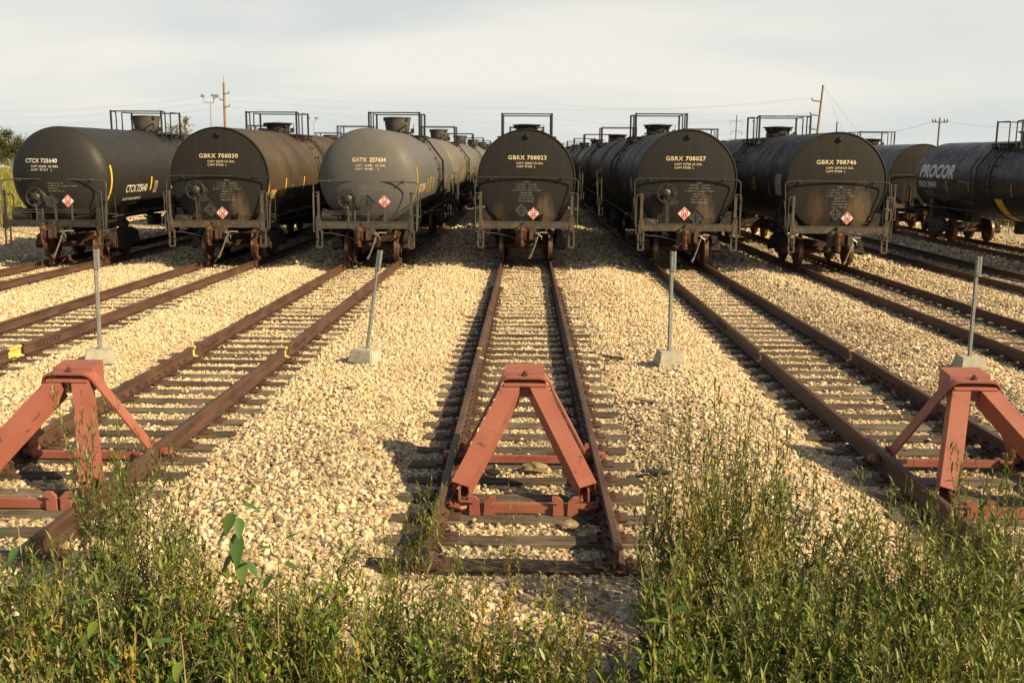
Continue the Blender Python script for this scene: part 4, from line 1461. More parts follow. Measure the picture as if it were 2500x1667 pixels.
# ------------------------------------------------------------------ bumping posts
def bumping_post(k, label):
    root = empty('bumping_post', (track_x(k, 0), 0, railz(9.5, k)), TRZ.get(k, 0.0))
    tag(root, label, 'bumping post', 'red bumping posts at the track ends')
    HY = 10.0
    mb = MB()                                           # head block with sloping top
    mb.prism([(HY + 0.0, 0.62), (HY + 0.30, 0.64), (HY + 0.30, 0.90), (HY + 0.02, 0.865)], -0.205, 0.205, 'X')
    mb.build('buffer_head', M['buffer'], root)
    mb = MB()                                           # bent strap over the head running down both sides
    path = bent([(-0.66, 10.35, -0.12), (-0.275, HY + 0.02, 0.68), (-0.215, HY - 0.05, 0.825), (0.215, HY - 0.05, 0.825), (0.275, HY + 0.02, 0.68), (0.66, 10.35, -0.12)], 0.07, 4)
    W = 0.085
    vs, fs = [], []
    for i, p in enumerate(path):
        a = path[max(0, i - 1)]
        b = path[min(len(path) - 1, i + 1)]
        t = (b - a).normalized()
        nrm = Vector((-t.z, 0, t.x)).normalized() if abs(t.x) + abs(t.z) > 1e-4 else Vector((0, 0, 1))
        side = nrm.cross(t).normalized()
        for q, w in ((0.0, -W), (0.0, W), (0.022, W), (0.022, -W)):
            vs.append(p + side * w + nrm * q)
    for i in range(len(path) - 1):
        for q in range(4):
            fs.append((i * 4 + q, i * 4 + (q + 1) % 4, i * 4 + 4 + (q + 1) % 4, i * 4 + 4 + q))
    fs += [(0, 1, 2, 3), tuple((len(path) - 1) * 4 + q for q in (3, 2, 1, 0))]
    mb.add(vs, fs)
    mb.build('tension_strap', M['buffer'], root)
    mb = MB()
    mb.lathe([(0.035, 0.0), (0.035, 0.022), (0.018, 0.024), (0.018, 0.05)], (0, HY - 0.06, 0.845), 'Z', 6, True, True)
    mb.build('head_bolt', M['rust_dark'], root)
    mb = MB()
    mb.box((0, HY - 0.02, 0.70), (0.40, 0.10, 0.15)).box((0, HY - 0.10, 0.775), (0.43, 0.10, 0.012), Matrix.Rotation(R(28), 3, 'X'))
    mb.build('head_bracket', M['buffer'], root)
    for s in (-1, 1):                                   # hollow box-channel legs
        p0 = Vector((s * 0.128, HY - 0.10, 0.765))
        p1 = Vector((s * 0.600, 8.90, 0.035))
        d = (p1 - p0).normalized()
        ax = Vector((1, 0, 0)) - d * d.x
        ax.normalize()
        up = ax.cross(d).normalized()
        if up.y > 0:
            up = -up
        lb = MB()
        w, h, t = 0.086, 0.205, 0.011
        q = (p0 + p1) / 2
        m = Matrix((ax, d, up)).transposed()
        Ln = (p1 - p0).length
        lb.box(q, (w * 2, Ln, t), m)                                        # web facing up and out
        lb.box(q - up * (h / 2 + t / 2) + ax * (w - t / 2), (t, Ln - 0.02, h), m)
        lb.box(q - up * (h / 2 + t / 2) - ax * (w - t / 2), (t, Ln - 0.02, h), m)
        lb.box(q - up * (h + t), (w * 1.0, Ln - 0.04, t * .8), m)
        lb.build('compression_leg', M['buffer'], root)
        fb = MB()                                       # rear shoe clamped to the rail, web plate
        fb.box((s * 0.60, 8.84, -0.135), (0.20, 0.16, 0.016)).box((s * 0.60, 8.85, -0.06), (0.014, 0.12, 0.14)).tube([(s * 0.50, 8.76, -0.13), (s * 0.58, 8.72, -0.135), (s * 0.67, 8.76, -0.13), (s * 0.70, 8.9, -0.12)], 0.02, 6)
        fb.tube([(s * 0.53, 8.76, -0.05), (s * 0.53, 8.73, -0.05)], 0.018, 6)
        fb.build('rear_shoe', M['buffer'], root)
        fb = MB()                                       # front shoe: curved clamp with bolts
        fb.tube([(s * 0.50, 10.25, -0.115), (s * 0.58, 10.21, -0.12), (s * 0.66, 10.25, -0.12), (s * 0.70, 10.37, -0.11)], 0.028, 6)
        fb.box((s * 0.66, 10.35, -0.10), (0.10, 0.22, 0.05)).box((s * 0.82, 10.31, -0.10), (0.10, 0.10, 0.05))
        fb.prism([(s * 0.60, -0.11), (s * 0.72, -0.11), (s * 0.69, 0.02), (s * 0.66, 0.02)], 10.33, 10.35)
        fb.tube([(s * 0.84, 10.25, -0.10), (s * 0.84, 10.21, -0.10)], 0.020, 6)
        fb.build('front_shoe', M['buffer'], root)
    mb = MB()                                           # front tie bar
    mb.box((0, 10.27, -0.150), (1.28, 0.012, 0.065)).box((0, 10.30, -0.115), (1.28, 0.06, 0.012))
    mb.build('front_crossbar', M['buffer'], root)
    mb = MB()                                           # rear tie bar with hooked jaws
    mb.box((0, 8.76, -0.150), (1.28, 0.014, 0.075)).box((0, 8.79, -0.110), (1.28, 0.06, 0.012))
    for s in (-1, 1):
        for q, fl in ((0.50, 1), (0.27, -1)):
            cx_ = s * q
            f_ = fl * s
            prof = [(cx_ - f_ * .10, -0.20), (cx_ + f_ * .0, -0.20), (cx_ + f_ * .0, -0.10), (cx_ - f_ * .035, -0.10), (cx_ - f_ * .02, -0.065), (cx_ + f_ * .01, -0.06), (cx_ + f_ * .01, -0.02), (cx_ - f_ * .05, -0.02), (cx_ - f_ * .09, -0.06)]
            mb.prism(prof, 8.715, 8.752)
    mb.build('rear_crossbar', M['buffer'], root)
    return root


bumping_post(-1, 'red bumping post on the left track end, partly behind leafy stems at the left edge')
bumping_post(0, 'red bumping post at the end of the middle track, fully in view')
bumping_post(1, 'red bumping post on the right track end beside the right edge')


# ------------------------------------------------------------------ marker posts in concrete blocks
def marker_post(x, y, lean_x, lean_y, label, blk_rz=0.0, blk_lean=0.0):
    z = groundz(x, y) + 0.045
    root = empty('marker_post', (x, y, z), blk_rz)
    tag(root, label, 'marker post', 'galvanized marker posts between the tracks')
    mb = MB()
    mb.box((0, 0, 0.05), (0.45, 0.38, 0.22), Matrix.Rotation(blk_lean, 3, 'Y'), 0.78)
    bl = mb.mesh('concrete_base', M['concrete'])
    bm = bmesh.new()
    bm.from_mesh(bl)
    bmesh.ops.bevel(bm, geom=bm.edges[:], offset=0.018, segments=2, affect='EDGES')
    bm.to_mesh(bl)
    bm.free()
    mkobj('concrete_base', bl, root)
    H = 1.70

    def channel(mb, x0, y0_, z0_, z1_, w, d, t, holes=True):
        # U channel: a web of short bars with gaps (the punched holes) between two flanges
        pts = lambda h: (x0 + lean_x * h, y0_ + lean_y * h)
        for s in (-1, 1):
            a, b = pts(z0_), pts(z1_)
            mb.beam((a[0] + s * w / 2, a[1] + d / 2, z0_), (b[0] + s * w / 2, b[1] + d / 2, z1_), d, t, (1, 0, 0))
            mb.beam((a[0] + s * (w / 2 - 0.008), a[1], z0_), (b[0] + s * (w / 2 - 0.008), b[1], z1_), t, 0.012, (1, 0, 0))
            mb.beam((a[0] + s * (w / 2 + 0.008), a[1] + d, z0_), (b[0] + s * (w / 2 + 0.008), b[1] + d, z1_), t, 0.012, (1, 0, 0))
        n_ = int((z1_ - z0_) / 0.0254)
        for i in range(n_):
            h = z0_ + (i + 0.5) * (z1_ - z0_) / n_
            p = pts(h)
            mb.box((p[0], p[1], h), (w - 0.018, t, 0.0145))
    mb = MB()
    channel(mb, 0, 0, 0.14, H, 0.036, 0.026, 0.004)
    post = mb.build('post', M['zinc'], root)
    mb = MB()
    channel(mb, 0.018, -0.012, H - 0.30, H + 0.01, 0.066, 0.030, 0.004)
    for h in (H - 0.28, H - 0.03):
        mb.tube([(0.012 + lean_x * h, -0.03 + lean_y * h, h), (0.012 + lean_x * h, -0.012 + lean_y * h, h)], 0.009, 6)
    mb.build('upper_sleeve', M['zinc'], post)
    return root


marker_post(-6.64, 15.15, 0.02, 0.0, 'galvanized marker post standing behind the left bumping post', 0.25, 0.03)
marker_post(-2.52, 15.35, 0.135, 0.05, 'leaning galvanized marker post just left of the middle track', -0.35, 0.08)
marker_post(2.26, 15.3, 0.0, 0.02, 'upright galvanized marker post just right of the middle track', 0.10, 0.0)
marker_post(6.93, 15.3, 0.01, 0.03, 'galvanized marker post at the far right, behind the right bumping post', 0.0, 0.02)

# ------------------------------------------------------------------ bits lying about
for (x, y, s, lab) in ((0.12, 10.12, 0.17, 'largest dried mud clod lying on the front crossbar of the middle bumping post'), (-0.33, 9.95, 0.11, 'small mud clod on the timber inside the middle bumping post'),
                       (0.40, 8.45, 0.12, 'flat mud clod on the timber nearest the rear of the middle bumping post'), (-2.35, 13.2, 0.10, 'dark clod on the pale gravel left of the middle track')):
    bm = bmesh.new()
    bmesh.ops.create_icosphere(bm, subdivisions=3, radius=0.5)
    for v in bm.verts:
        v.co *= 1 + 0.5 * mnoise.noise(v.co * 3 + Vector((x * 9, y, 0)))
        v.co = Vector((v.co.x * s * 1.6, v.co.y * s, v.co.z * s * 0.55))
    me = bpy.data.meshes.new('mud_clod')
    bm.to_mesh(me)
    bm.free()
    me.materials.append(M['clod'])
    o = mkobj('mud_clod', me)
    o.location = (x, y, railz(y) + TIE_DZ + s * 0.18 if abs(x) < 1 else groundz(x, y) + 0.03)
    tag(o, lab, 'mud clod')
for (x, y, rz, ln, mt, lab) in ((1.36, 9.95, -0.05, 0.30, 'black', 'dark flat scrap of plate on gravel right of the middle track'), (1.62, 12.9, -0.5, 0.34, 'tie', 'splinter of timber lying on gravel right of the middle track'),
                                (1.45, 16.0, -0.35, 0.40, 'tie', 'thin broken timber strip on gravel beside the upright marker post')):
    mb = MB()
    mb.prism([(-ln / 2, -0.03), (ln / 2 - 0.03, -0.045), (ln / 2, 0.0), (ln / 2 - 0.06, 0.04), (-ln / 2 + 0.04, 0.05)], 0, 0.022, 'Z')
    o = mb.build('scrap_piece', M[mt])
    o.location = (x, y, groundz(x, y) + 0.045)
    o.rotation_euler = (0.06, 0.05, rz)
    tag(o, lab, 'scrap')


# ------------------------------------------------------------------ vegetation
def leaf(mb, p, d, ln, w, fold=0.25, droop=0.15, nrm=None):
    """one folded lanceolate leaf from p along d"""
    d = d.normalized()
    u = nrm if nrm is not None else Vector((0, 0, 1))
    s = d.cross(u)
    if s.length < 0.05:
        s = d.cross(Vector((1, 0, 0)))
    s.normalize()
    n = s.cross(d).normalized()
    a = p + d * ln * 0.33 + s * w * 0.5 + n * w * fold
    b = p + d * ln * 0.33 - s * w * 0.5 + n * w * fold
    c = p + d * ln * 0.72 + s * w * 0.36 + n * (w * fold - ln * droop * .5)
    e = p + d * ln * 0.72 - s * w * 0.36 + n * (w * fold - ln * droop * .5)
    m1 = p + d * ln * 0.33
    m2 = p + d * ln * 0.72 - n * ln * droop * .5
    t = p + d * ln - n * ln * droop
    mb.add([p, a, c, t, e, b, m1, m2], [(0, 1, 6), (1, 2, 7, 6), (2, 3, 7), (0, 6, 5), (6, 7, 4, 5), (7, 3, 4)])


def shrub_meshes(seed, h=1.0, stems=7, spread=0.35, ll=0.085, lw=0.018, step=0.028, mats=('stem', 'leaf_willow'), bare=0.25):
    rnd = random.Random(seed)
    st, lf = MB(), MB()
    for i in range(stems):
        a = rnd.uniform(0, 2 * PI)
        hh = h * (1.0 if i == 0 else rnd.uniform(0.45, 1.0))
        out = rnd.uniform(0.15, 1.0) * spread
        base = Vector((rnd.uniform(-.08, .08), rnd.uniform(-.08, .08), -0.03))
        tip = Vector((math.cos(a) * out, math.sin(a) * out, hh))
        pts = []
        n = 7
        wob = Vector((rnd.uniform(-.11, .11), rnd.uniform(-.11, .11), 0))
        for j in range(n + 1):
            t = j / n
            p = base.lerp(tip, t)
            p.x += (t * t - t) * math.cos(a) * out * 0.5 + wob.x * math.sin(t * 6)
            p.y += (t * t - t) * math.sin(a) * out * 0.5 + wob.y * math.sin(t * 5)
            pts.append(p)
        st.tube(pts, [0.006 * (1 - 0.75 * j / n) for j in range(n + 1)], 4, False)
        branches = [(pts, 1.0)]
        for _ in range(rnd.randint(1, 3)):
            j = rnd.randint(2, 5)
            p0 = pts[j]
            ba = rnd.uniform(0, 2 * PI)
            bl = hh * rnd.uniform(0.15, 0.35)
            bp = [p0, p0 + Vector((math.cos(ba) * bl * .35, math.sin(ba) * bl * .35, bl * .45)), p0 + Vector((math.cos(ba) * bl * .5, math.sin(ba) * bl * .5, bl))]
            st.tube(bp, [0.003, 0.0025, 0.0015], 4, False)
            branches.append((bp, 0.0))
        for pl, isb in branches:
            tot = sum((pl[j + 1] - pl[j]).length for j in range(len(pl) - 1))
            s = tot * (bare if isb else 0.1)
            ang = rnd.uniform(0, 6)
            while s < tot:
                acc = 0
                for j in range(len(pl) - 1):
                    sl = (pl[j + 1] - pl[j]).length
                    if acc + sl >= s:
                        break
                    acc += sl
                p = pl[j].lerp(pl[j + 1], (s - acc) / sl)
                t = (pl[j + 1] - pl[j]).normalized()
                ang += 2.4
                sd_ = t.cross(Vector((math.cos(ang), math.sin(ang), 0.1))).normalized()
                up = 0.9 + 1.2 * (s / tot) ** 3
                d = sd_ + t * up * rnd.uniform(0.5, 1.1)
                k_ = rnd.uniform(0.6, 1.15) * (1.0 - 0.35 * (s / tot) ** 4)
                leaf(lf, p, d, ll * k_, lw * k_ * rnd.uniform(.85, 1.2), 0.2, rnd.uniform(-.02, .25))
                s += step * rnd.uniform(0.7, 1.4)
    return st.mesh('stem', M[mats[0]]), lf.mesh('foliage', M[mats[1]], 180), (len(lf.f))


protos = {
    'willow': [shrub_meshes(i, 1.0, 13, 0.46, 0.088, 0.022, 0.021) for i in range(5)],
    'green': [shrub_meshes(20 + i, 1.0, 14, 0.50, 0.070, 0.034, 0.021, ('stem', 'leaf_green'), 0.15) for i in range(3)],
    'yellow': [shrub_meshes(30 + i, 1.0, 6, 0.25, 0.095, 0.025, 0.024, ('stem_pale', 'leaf_yellow')) for i in range(2)],
    'tall': [shrub_meshes(50 + i, 1.0, 8, 0.40, 0.090, 0.021, 0.023, bare=0.18) for i in range(4)],
    'sparse': [shrub_meshes(40 + i, 1.0, 4, 0.25, 0.095, 0.023, 0.027) for i in range(3)],
}


def shrub(kind, x, y, h, label, group=None, width=1.0, rnd=random, cat='shrub', name='willow_shrub'):
    st, lf, _ = rnd.choice(protos[kind])
    root = empty(name, (x, y, groundz(x, y)), rnd.uniform(0, 2 * PI))
    root.scale = (h * width, h * width, h)
    tag(root, label, cat, group)
    mkobj('stem', st, root)
    tag(mkobj('foliage', lf, root), kind='stuff')
    return root


def plant_at(kind, u, v, Y, label, group=None, width=1.0, rnd=random, name='willow_shrub', cat='shrub'):
    x = ray_x(u, Y)
    h = max(0.25, ray_z(v, Y) - groundz(x, Y)) * (1.12 if kind in ('tall', 'sparse') else 1.0)
    w = width * min(1.0, max(0.55, 0.95 / h))
    return shrub(kind, x, Y, h, label, group, w, rnd, cat, name)


vr_ = random.Random(11)
# single plants one can point to
plant_at('tall', 215, 985, 7.3, 'tall reddish stemmed willow shrub in front of the left bumping post leg', None, 0.55, vr_)
plant_at('sparse', 300, 1010, 7.2, 'thin bare willow shoots just right of the left bumping post leg', None, 0.6, vr_)
plant_at('tall', 395, 1120, 6.9, 'willow shrub with pale leaves leaning over the end of the left rail', None, 0.8, vr_)
plant_at('sparse', 440, 1180, 6.7, 'spindly willow shoots on the gravel right of the left rail end', None, 0.9, vr_)
plant_at('sparse', 850, 1270, 6.5, 'slender willow shoot on gravel left of the middle track end', None, 0.9, vr_)
plant_at('tall', 1030, 1190, 7.35, 'young willow growing over the left rail end of the middle track', None, 0.7, vr_)
plant_at('sparse', 1165, 1340, 6.9, 'small willow seedling on the last timber of the middle track', None, 1.0, vr_)
plant_at('sparse', 1250, 1215, 7.3, 'thin upright willow seedling between the rails below the middle bumping post', None, 0.5, vr_)
plant_at('yellow', 1245, 1350, 6.3, 'yellow leaved willow below the last timber of the middle track', None, 0.8, vr_)
plant_at('yellow', 1420, 1470, 5.6, 'yellow leaved shoots at the bottom centre beside shaded gravel', None, 0.8, vr_)
plant_at('sparse', 1370, 1390, 6.4, 'slim willow shoot right of the yellow leaved willow', None, 0.8, vr_)
plant_at('tall', 1790, 985, 7.0, 'tallest willow shrub on the gravel between the middle and right tracks', None, 0.62, vr_)
plant_at('tall', 1650, 1050, 6.9, 'leftmost tall willow shrub of the right hand thicket', None, 0.62, vr_)
plant_at('sparse', 1905, 1065, 7.0, 'upright thin willow shoots at the back of the right hand thicket', None, 0.6, vr_)
plant_at('sparse', 1600, 1090, 6.9, 'wispy willow shoots at the left rim of the right hand thicket', None, 0.8, vr_)
plant_at('sparse', 2205, 1135, 6.9, 'lone thin shoot standing against the right track rail', None, 0.35, vr_)
plant_at('tall', 2320, 1120, 6.8, 'willow shrub in front of the right bumping post leg', None, 0.7, vr_)
plant_at('tall', 2400, 1140, 6.5, 'willow shrub right of the right bumping post leg', None, 0.8, vr_)



NTH = ['first', 'second', 'third', 'fourth', 'fifth', 'sixth', 'seventh', 'eighth', 'ninth', 'tenth', 'eleventh', 'twelfth', 'thirteenth', 'fourteenth', 'fifteenth',
       'sixteenth', 'seventeenth', 'eighteenth', 'nineteenth', 'twentieth', 'twenty-first', 'twenty-second', 'twenty-third', 'twenty-fourth', 'twenty-fifth', 'twenty-sixth', 'twenty-seventh', 'twenty-eighth']


def row_label(lst, it, where):
    rows = (('back row', 5.75, 9), ('middle row', 4.95, 5.75), ('front row', 0, 4.95))
    for nm, a, b in rows:
        sub = sorted([q for q in lst if a <= q[2] < b])
        if it in sub:
            return '%s leafy shrub from the left, %s of the %s' % (NTH[sub.index(it)], nm, where)


thick_l = [(-40, 1290, 6.0), (60, 1330, 5.8), (150, 1340, 5.7), (250, 1190, 6.6), (330, 1230, 6.3), (400, 1260, 6.0), (470, 1290, 6.0), (300, 1330, 5.6), (200, 1400, 5.2), (110, 1440, 5.0), (20, 1400, 5.1),
           (420, 1380, 5.4), (510, 1400, 5.4), (620, 1400, 5.5), (560, 1480, 5.0), (350, 1480, 4.8), (230, 1520, 4.6), (90, 1560, 4.4), (-20, 1520, 4.5), (450, 1520, 4.7), (660, 1330, 5.9), (760, 1370, 5.7), (720, 1450, 5.2),
           (820, 1420, 5.4), (700, 1540, 4.7), (600, 1580, 4.5), (160, 1620, 4.2), (300, 1610, 4.3), (420, 1620, 4.3), (540, 1640, 4.2), (30, 1640, 4.1), (820, 1560, 4.7), (780, 1500, 4.9)]
for (u, v, Y) in thick_l:
    kd = vr_.choice(['willow', 'green', 'green', 'tall', 'willow'])
    plant_at(kd, u + vr_.uniform(-25, 25), v + (15 if Y > 5.3 else 0) + vr_.uniform(-60, 40), Y, row_label(thick_l, (u, v, Y), 'thicket at the lower left'), 'shrubs in the lower left thicket', 1.0, vr_, 'leafy_shrub')
thick_m = [(900, 1400, 5.7), (960, 1430, 5.5), (1020, 1390, 5.8), (1090, 1440, 5.6), (1160, 1480, 5.3), (1230, 1500, 5.2), (1300, 1480, 5.3), (1000, 1520, 4.9), (1100, 1560, 4.7), (900, 1550, 4.7), (1350, 1540, 5.0), (1230, 1600, 4.5),
           (1330, 1620, 4.4), (1440, 1600, 4.5), (1120, 1640, 4.3), (960, 1640, 4.3)]
for (u, v, Y) in thick_m:
    kd = vr_.choice(['willow', 'green', 'sparse', 'willow'])
    plant_at(kd, u + vr_.uniform(-20, 20), v + 15 + vr_.uniform(-50, 40), Y, row_label(thick_m, (u, v, Y), 'low growth at the bottom centre'), 'shrubs along the bottom centre', 1.0, vr_, 'leafy_shrub')
thick_r = [(1690, 1180, 6.6), (1760, 1160, 6.6), (1840, 1180, 6.5), (1940, 1190, 6.6), (1990, 1240, 6.2), (2060, 1200, 6.6), (2130, 1270, 6.1), (1890, 1280, 6.0), (1800, 1290, 5.9), (1700, 1300, 5.8), (1640, 1280, 5.9),
           (2200, 1260, 6.2), (2280, 1240, 6.2), (2350, 1230, 6.2), (2440, 1230, 6.1), (2510, 1200, 6.1), (2240, 1340, 5.5), (2340, 1350, 5.4), (2450, 1340, 5.3), (2130, 1380, 5.3), (2030, 1370, 5.4), (1930, 1390, 5.3), (1830, 1410, 5.2),
           (1740, 1430, 5.1), (1660, 1420, 5.2), (1700, 1520, 4.7), (1800, 1520, 4.7), (1900, 1500, 4.8), (2000, 1490, 4.8), (2100, 1480, 4.8), (2200, 1470, 4.8), (2300, 1460, 4.8), (2400, 1450, 4.8), (2500, 1440, 4.8),
           (1620, 1560, 4.6), (1760, 1620, 4.2), (1880, 1610, 4.2), (2000, 1590, 4.3), (2120, 1580, 4.3), (2240, 1570, 4.3), (2360, 1560, 4.3), (2480, 1550, 4.3), (1560, 1610, 4.4), (2540, 1330, 5.3), (1680, 1640, 4.2), (2050, 1640, 4.1), (2300, 1640, 4.0), (2450, 1640, 4.0)]
for (u, v, Y) in thick_r:
    kd = 'tall' if Y > 6.1 else vr_.choice(['willow', 'tall', 'green', 'willow'])
    plant_at(kd, u + vr_.uniform(-25, 25), v + (35 if Y > 5.75 else 0) + vr_.uniform(-45, 45), Y, row_label(thick_r, (u, v, Y), 'thicket at the lower right'), 'shrubs in the lower right thicket', 1.0, vr_, 'willow_shrub')
plant_at('yellow', 330, 1530, 4.6, 'yellow leaved shoots low in the left thicket', None, 0.7, vr_)
plant_at('yellow', 640, 1560, 4.6, 'yellowing shrub low in the thicket below the poplar sapling', None, 0.8, vr_)


for (u, v, Y, kd, lab) in ((1720, 1010, 6.9, 'tall', 'tall willow just left of the tallest one in the right thicket'), (1840, 1050, 6.9, 'tall', 'tall willow just right of the tallest one in the right thicket'),
                           (1600, 1150, 6.8, 'sparse', 'low wispy willow where the gravel meets the right thicket'), (1760, 1100, 6.6, 'tall', 'bushy willow in front of the tallest one in the right thicket'),
                           (250, 1090, 7.1, 'sparse', 'wispy willow shoots at the foot of the left bumping post'), (330, 1130, 6.9, 'tall', 'leafy willow between the left bumping post and the poplar sapling'),
                           (1980, 1150, 6.8, 'tall', 'willow leaning towards the right track rail'), (2130, 1180, 6.7, 'tall', 'willow growing against the outer side of the right track rail'),
                           (2470, 1130, 6.7, 'tall', 'willow cut by the right edge below the bumping post'), (960, 1310, 6.6, 'tall', 'bushy willow at the left corner of the last timber'),
                           (1120, 1370, 6.3, 'tall', 'small bushy willow in front of the last timber, centre'), (860, 1420, 5.2, 'yellow', 'yellow shrub left of the gap at the bottom centre'), (1340, 1440, 5.6, 'yellow', 'taller yellow willow beside the bare gravel at the bottom centre'),
                           (1170, 1450, 5.3, 'yellow', 'small yellow shrub under the middle of the last timber'), (480, 1450, 5.0, 'yellow', 'yellow shoots left of the poplar sapling foot'),
                           (120, 1420, 5.0, 'yellow', 'yellow shoots low near the left edge'), (1850, 1200, 6.2, 'yellow', 'ochre tinted willow inside the right thicket'),
                           (1700, 1150, 6.5, 'yellow', 'yellowish thin willow between the two tallest right hand willows'), (2420, 1500, 4.6, 'yellow', 'yellow shoots near the lower right corner')):
    plant_at(kd, u, v, Y, lab, None, 0.7, vr_)


# poplar sapling with big hanging leaves, each a part
def poplar(x, y, h, label, leaves, bend=0.05):
    root = empty('poplar_sapling', (x, y, groundz(x, y)))
    tag(root, label, 'sapling')
    st = MB()
    pts = [Vector((bend * math.sin(t * 2.2) - bend * t, 0.03 * t, h * t)) for t in [i / 10 for i in range(11)]]
    st.tube(pts, [0.007 - 0.0005 * i for i in range(11)], 6, False)
    st.build('stem', M['stem_pale'] if h > 1 else M['stem'], root, 60)
    for (t, az, dz, ln, wd) in leaves:
        lf = MB()
        p = pts[0].lerp(pts[-1], 0) if False else pts[min(10, int(t * 10))].lerp(pts[min(10, int(t * 10) + 1)], t * 10 % 1)
        d = Vector((math.cos(R(az)), math.sin(R(az)), dz)).normalized()
        pet = p + Vector((math.cos(R(az)), math.sin(R(az)), 0.3)) * 0.04
        lf.tube([p, pet], 0.002, 4)
        s = d.cross(Vector((0, 0, 1))).normalized()
        # a face turned to the viewer: broad ovate blade
        n = s.cross(d).normalized()
        prof = [(0.0, 0.02), (0.12, 0.34), (0.3, 0.5), (0.5, 0.47), (0.72, 0.30), (0.88, 0.13), (1.0, 0.0)]
        vs, fs = [], []
        for q, wq in prof:
            c = pet + d * ln * q - Vector((0, 0, 1)) * ln * 0.14 * q * q
            vs += [c + s * wd * wq + n * wd * 0.22 * wq, c, c - s * wd * wq + n * wd * 0.22 * wq]
        for i in range(len(prof) - 1):
            fs += [(i * 3, i * 3 + 1, i * 3 + 4, i * 3 + 3), (i * 3 + 1, i * 3 + 2, i * 3 + 5, i * 3 + 4)]
        lf.add(vs, fs)
        lf.build('leaf', M['leaf_poplar'] if t > 0.45 else M['leaf_yellow'], root, 60)
    return root


Yp = 5.5
xp = ray_x(592, Yp)
hp = ray_z(1215, Yp) - groundz(xp, Yp)
poplar(xp, Yp, hp, 'poplar sapling with large drooping dark green leaves standing alone above the left thicket',
       [(0.99, 30, 0.35, 0.10, 0.05), (0.97, 200, -0.1, 0.11, 0.045), (0.95, -10, -0.25, 0.12, 0.05), (0.93, 140, -0.2, 0.10, 0.045), (0.92, 250, -1.4, 0.13, 0.085), (0.90, 290, -1.6, 0.12, 0.07), (0.86, 205, -1.1, 0.14, 0.055),
        (0.84, 275, -3.0, 0.20, 0.085), (0.74, 215, -1.2, 0.13, 0.07), (0.72, 285, -2.4, 0.14, 0.075), (0.70, -25, -0.9, 0.10, 0.06), (0.62, 10, 0.0, 0.09, 0.035), (0.60, 170, -0.2, 0.08, 0.035), (0.36, 270, -1.5, 0.08, 0.045), (0.30, 200, -1.2, 0.07, 0.04)])
xq = ray_x(690, 5.2)
poplar(xq, 5.2, ray_z(1330, 5.2) - groundz(xq, 5.2), 'shorter poplar sapling with a few broad leaves right of the tall one',
       [(0.99, 40, 0.3, 0.09, 0.04), (0.96, 190, 0.1, 0.10, 0.045), (0.9, -20, -0.3, 0.10, 0.05), (0.85, 230, -0.8, 0.09, 0.05), (0.75, 20, -0.4, 0.08, 0.045), (0.6, 160, -0.3, 0.08, 0.04), (0.40, 250, -1, 0.07, 0.04), (0.3, 300, -1, 0.07, 0.04)], -0.04)
for (u, v, Y, lab) in ((60, 1300, 5.3, 'broad leaved poplar sapling at the left edge below the rails'), (250, 1470, 4.6, 'broad leaved poplar sapling low in the left thicket'), (455, 1560, 4.3, 'small poplar sapling near the bottom, left of centre'),
                       (1640, 1500, 4.8, 'small poplar sapling at the left foot of the right thicket')):
    x = ray_x(u, Y)
    poplar(x, Y, ray_z(v, Y) - groundz(x, Y), lab, [(0.99, 30, 0.4, 0.09, 0.04), (0.96, 190, 0.2, 0.10, 0.045), (0.9, 270, -0.4, 0.10, 0.05), (0.85, 230, -0.6, 0.09, 0.05), (0.75, 330, -0.4, 0.09, 0.045), (0.6, 170, -0.3, 0.08, 0.04)], 0.03)


# low ground cover between the shrubs
def tuft(seed, n, hh, spread, ll, lw, mat):
    rnd = random.Random(seed)
    mb = MB()
    for i in range(n):
        a = rnd.uniform(0, 2 * PI)
        r = spread * math.sqrt(rnd.random())
        z = hh * rnd.random()
        d = Vector((math.cos(a), math.sin(a), rnd.uniform(0.2, 1.8)))
        leaf(mb, Vector((r * math.cos(a + 1), r * math.sin(a + 1), z)), d, ll * rnd.uniform(.6, 1.2), lw * rnd.uniform(.7, 1.2), 0.2, 0.15)
    return bpy.data.objects.new('tuft', mb.mesh('tuft', mat))


srcs = [tuft(1, 46, 0.28, 0.13, 0.045, 0.020, M['leaf_green']), tuft(2, 40, 0.34, 0.12, 0.055, 0.017, M['leaf_willow']), tuft(3, 34, 0.22, 0.13, 0.040, 0.018, M['leaf_green']), tuft(4, 26, 0.30, 0.12, 0.05, 0.018, M['leaf_yellow']), tuft(5, 22, 0.16, 0.13, 0.045, 0.02, M['leaf_rust'])]
pts, rots, scls, vars_ = [], [], [], []
gr = random.Random(3)
while len(pts) < 4200:
    Y = gr.uniform(3.2, 6.7)
    u = gr.uniform(-150, 2650)
    lim = 6.2 if u < 700 else (5.9 - (u - 700) / 800 * 1.1 if u < 1500 else (4.7 if u < 1620 else 6.3))
    lim += 0.35 * mnoise.noise(Vector((u / 130, Y * 1.4, 0)))
    if Y > lim:
        continue
    if 800 < u < 1620 and gr.random() < 0.45:
        continue
    x = ray_x(u, Y)
    pts.append((x, Y, groundz(x, Y) - 0.02))
    rots.append((0, 0, gr.uniform(0, 6.28)))
    s = gr.uniform(0.6, 1.35)
    scls.append((s, s, s * gr.uniform(0.7, 1.2)))
    q = gr.random()
    patch = mnoise.noise(Vector((x * 1.3, Y * 1.3, 4.0)))
    vars_.append((3 if q < .6 else 4) if patch > 0.27 and q < .8 else (0 if q < .36 else 1 if q < .66 else 2 if q < .92 else 4))
stalk = MB()
rs_ = random.Random(9)
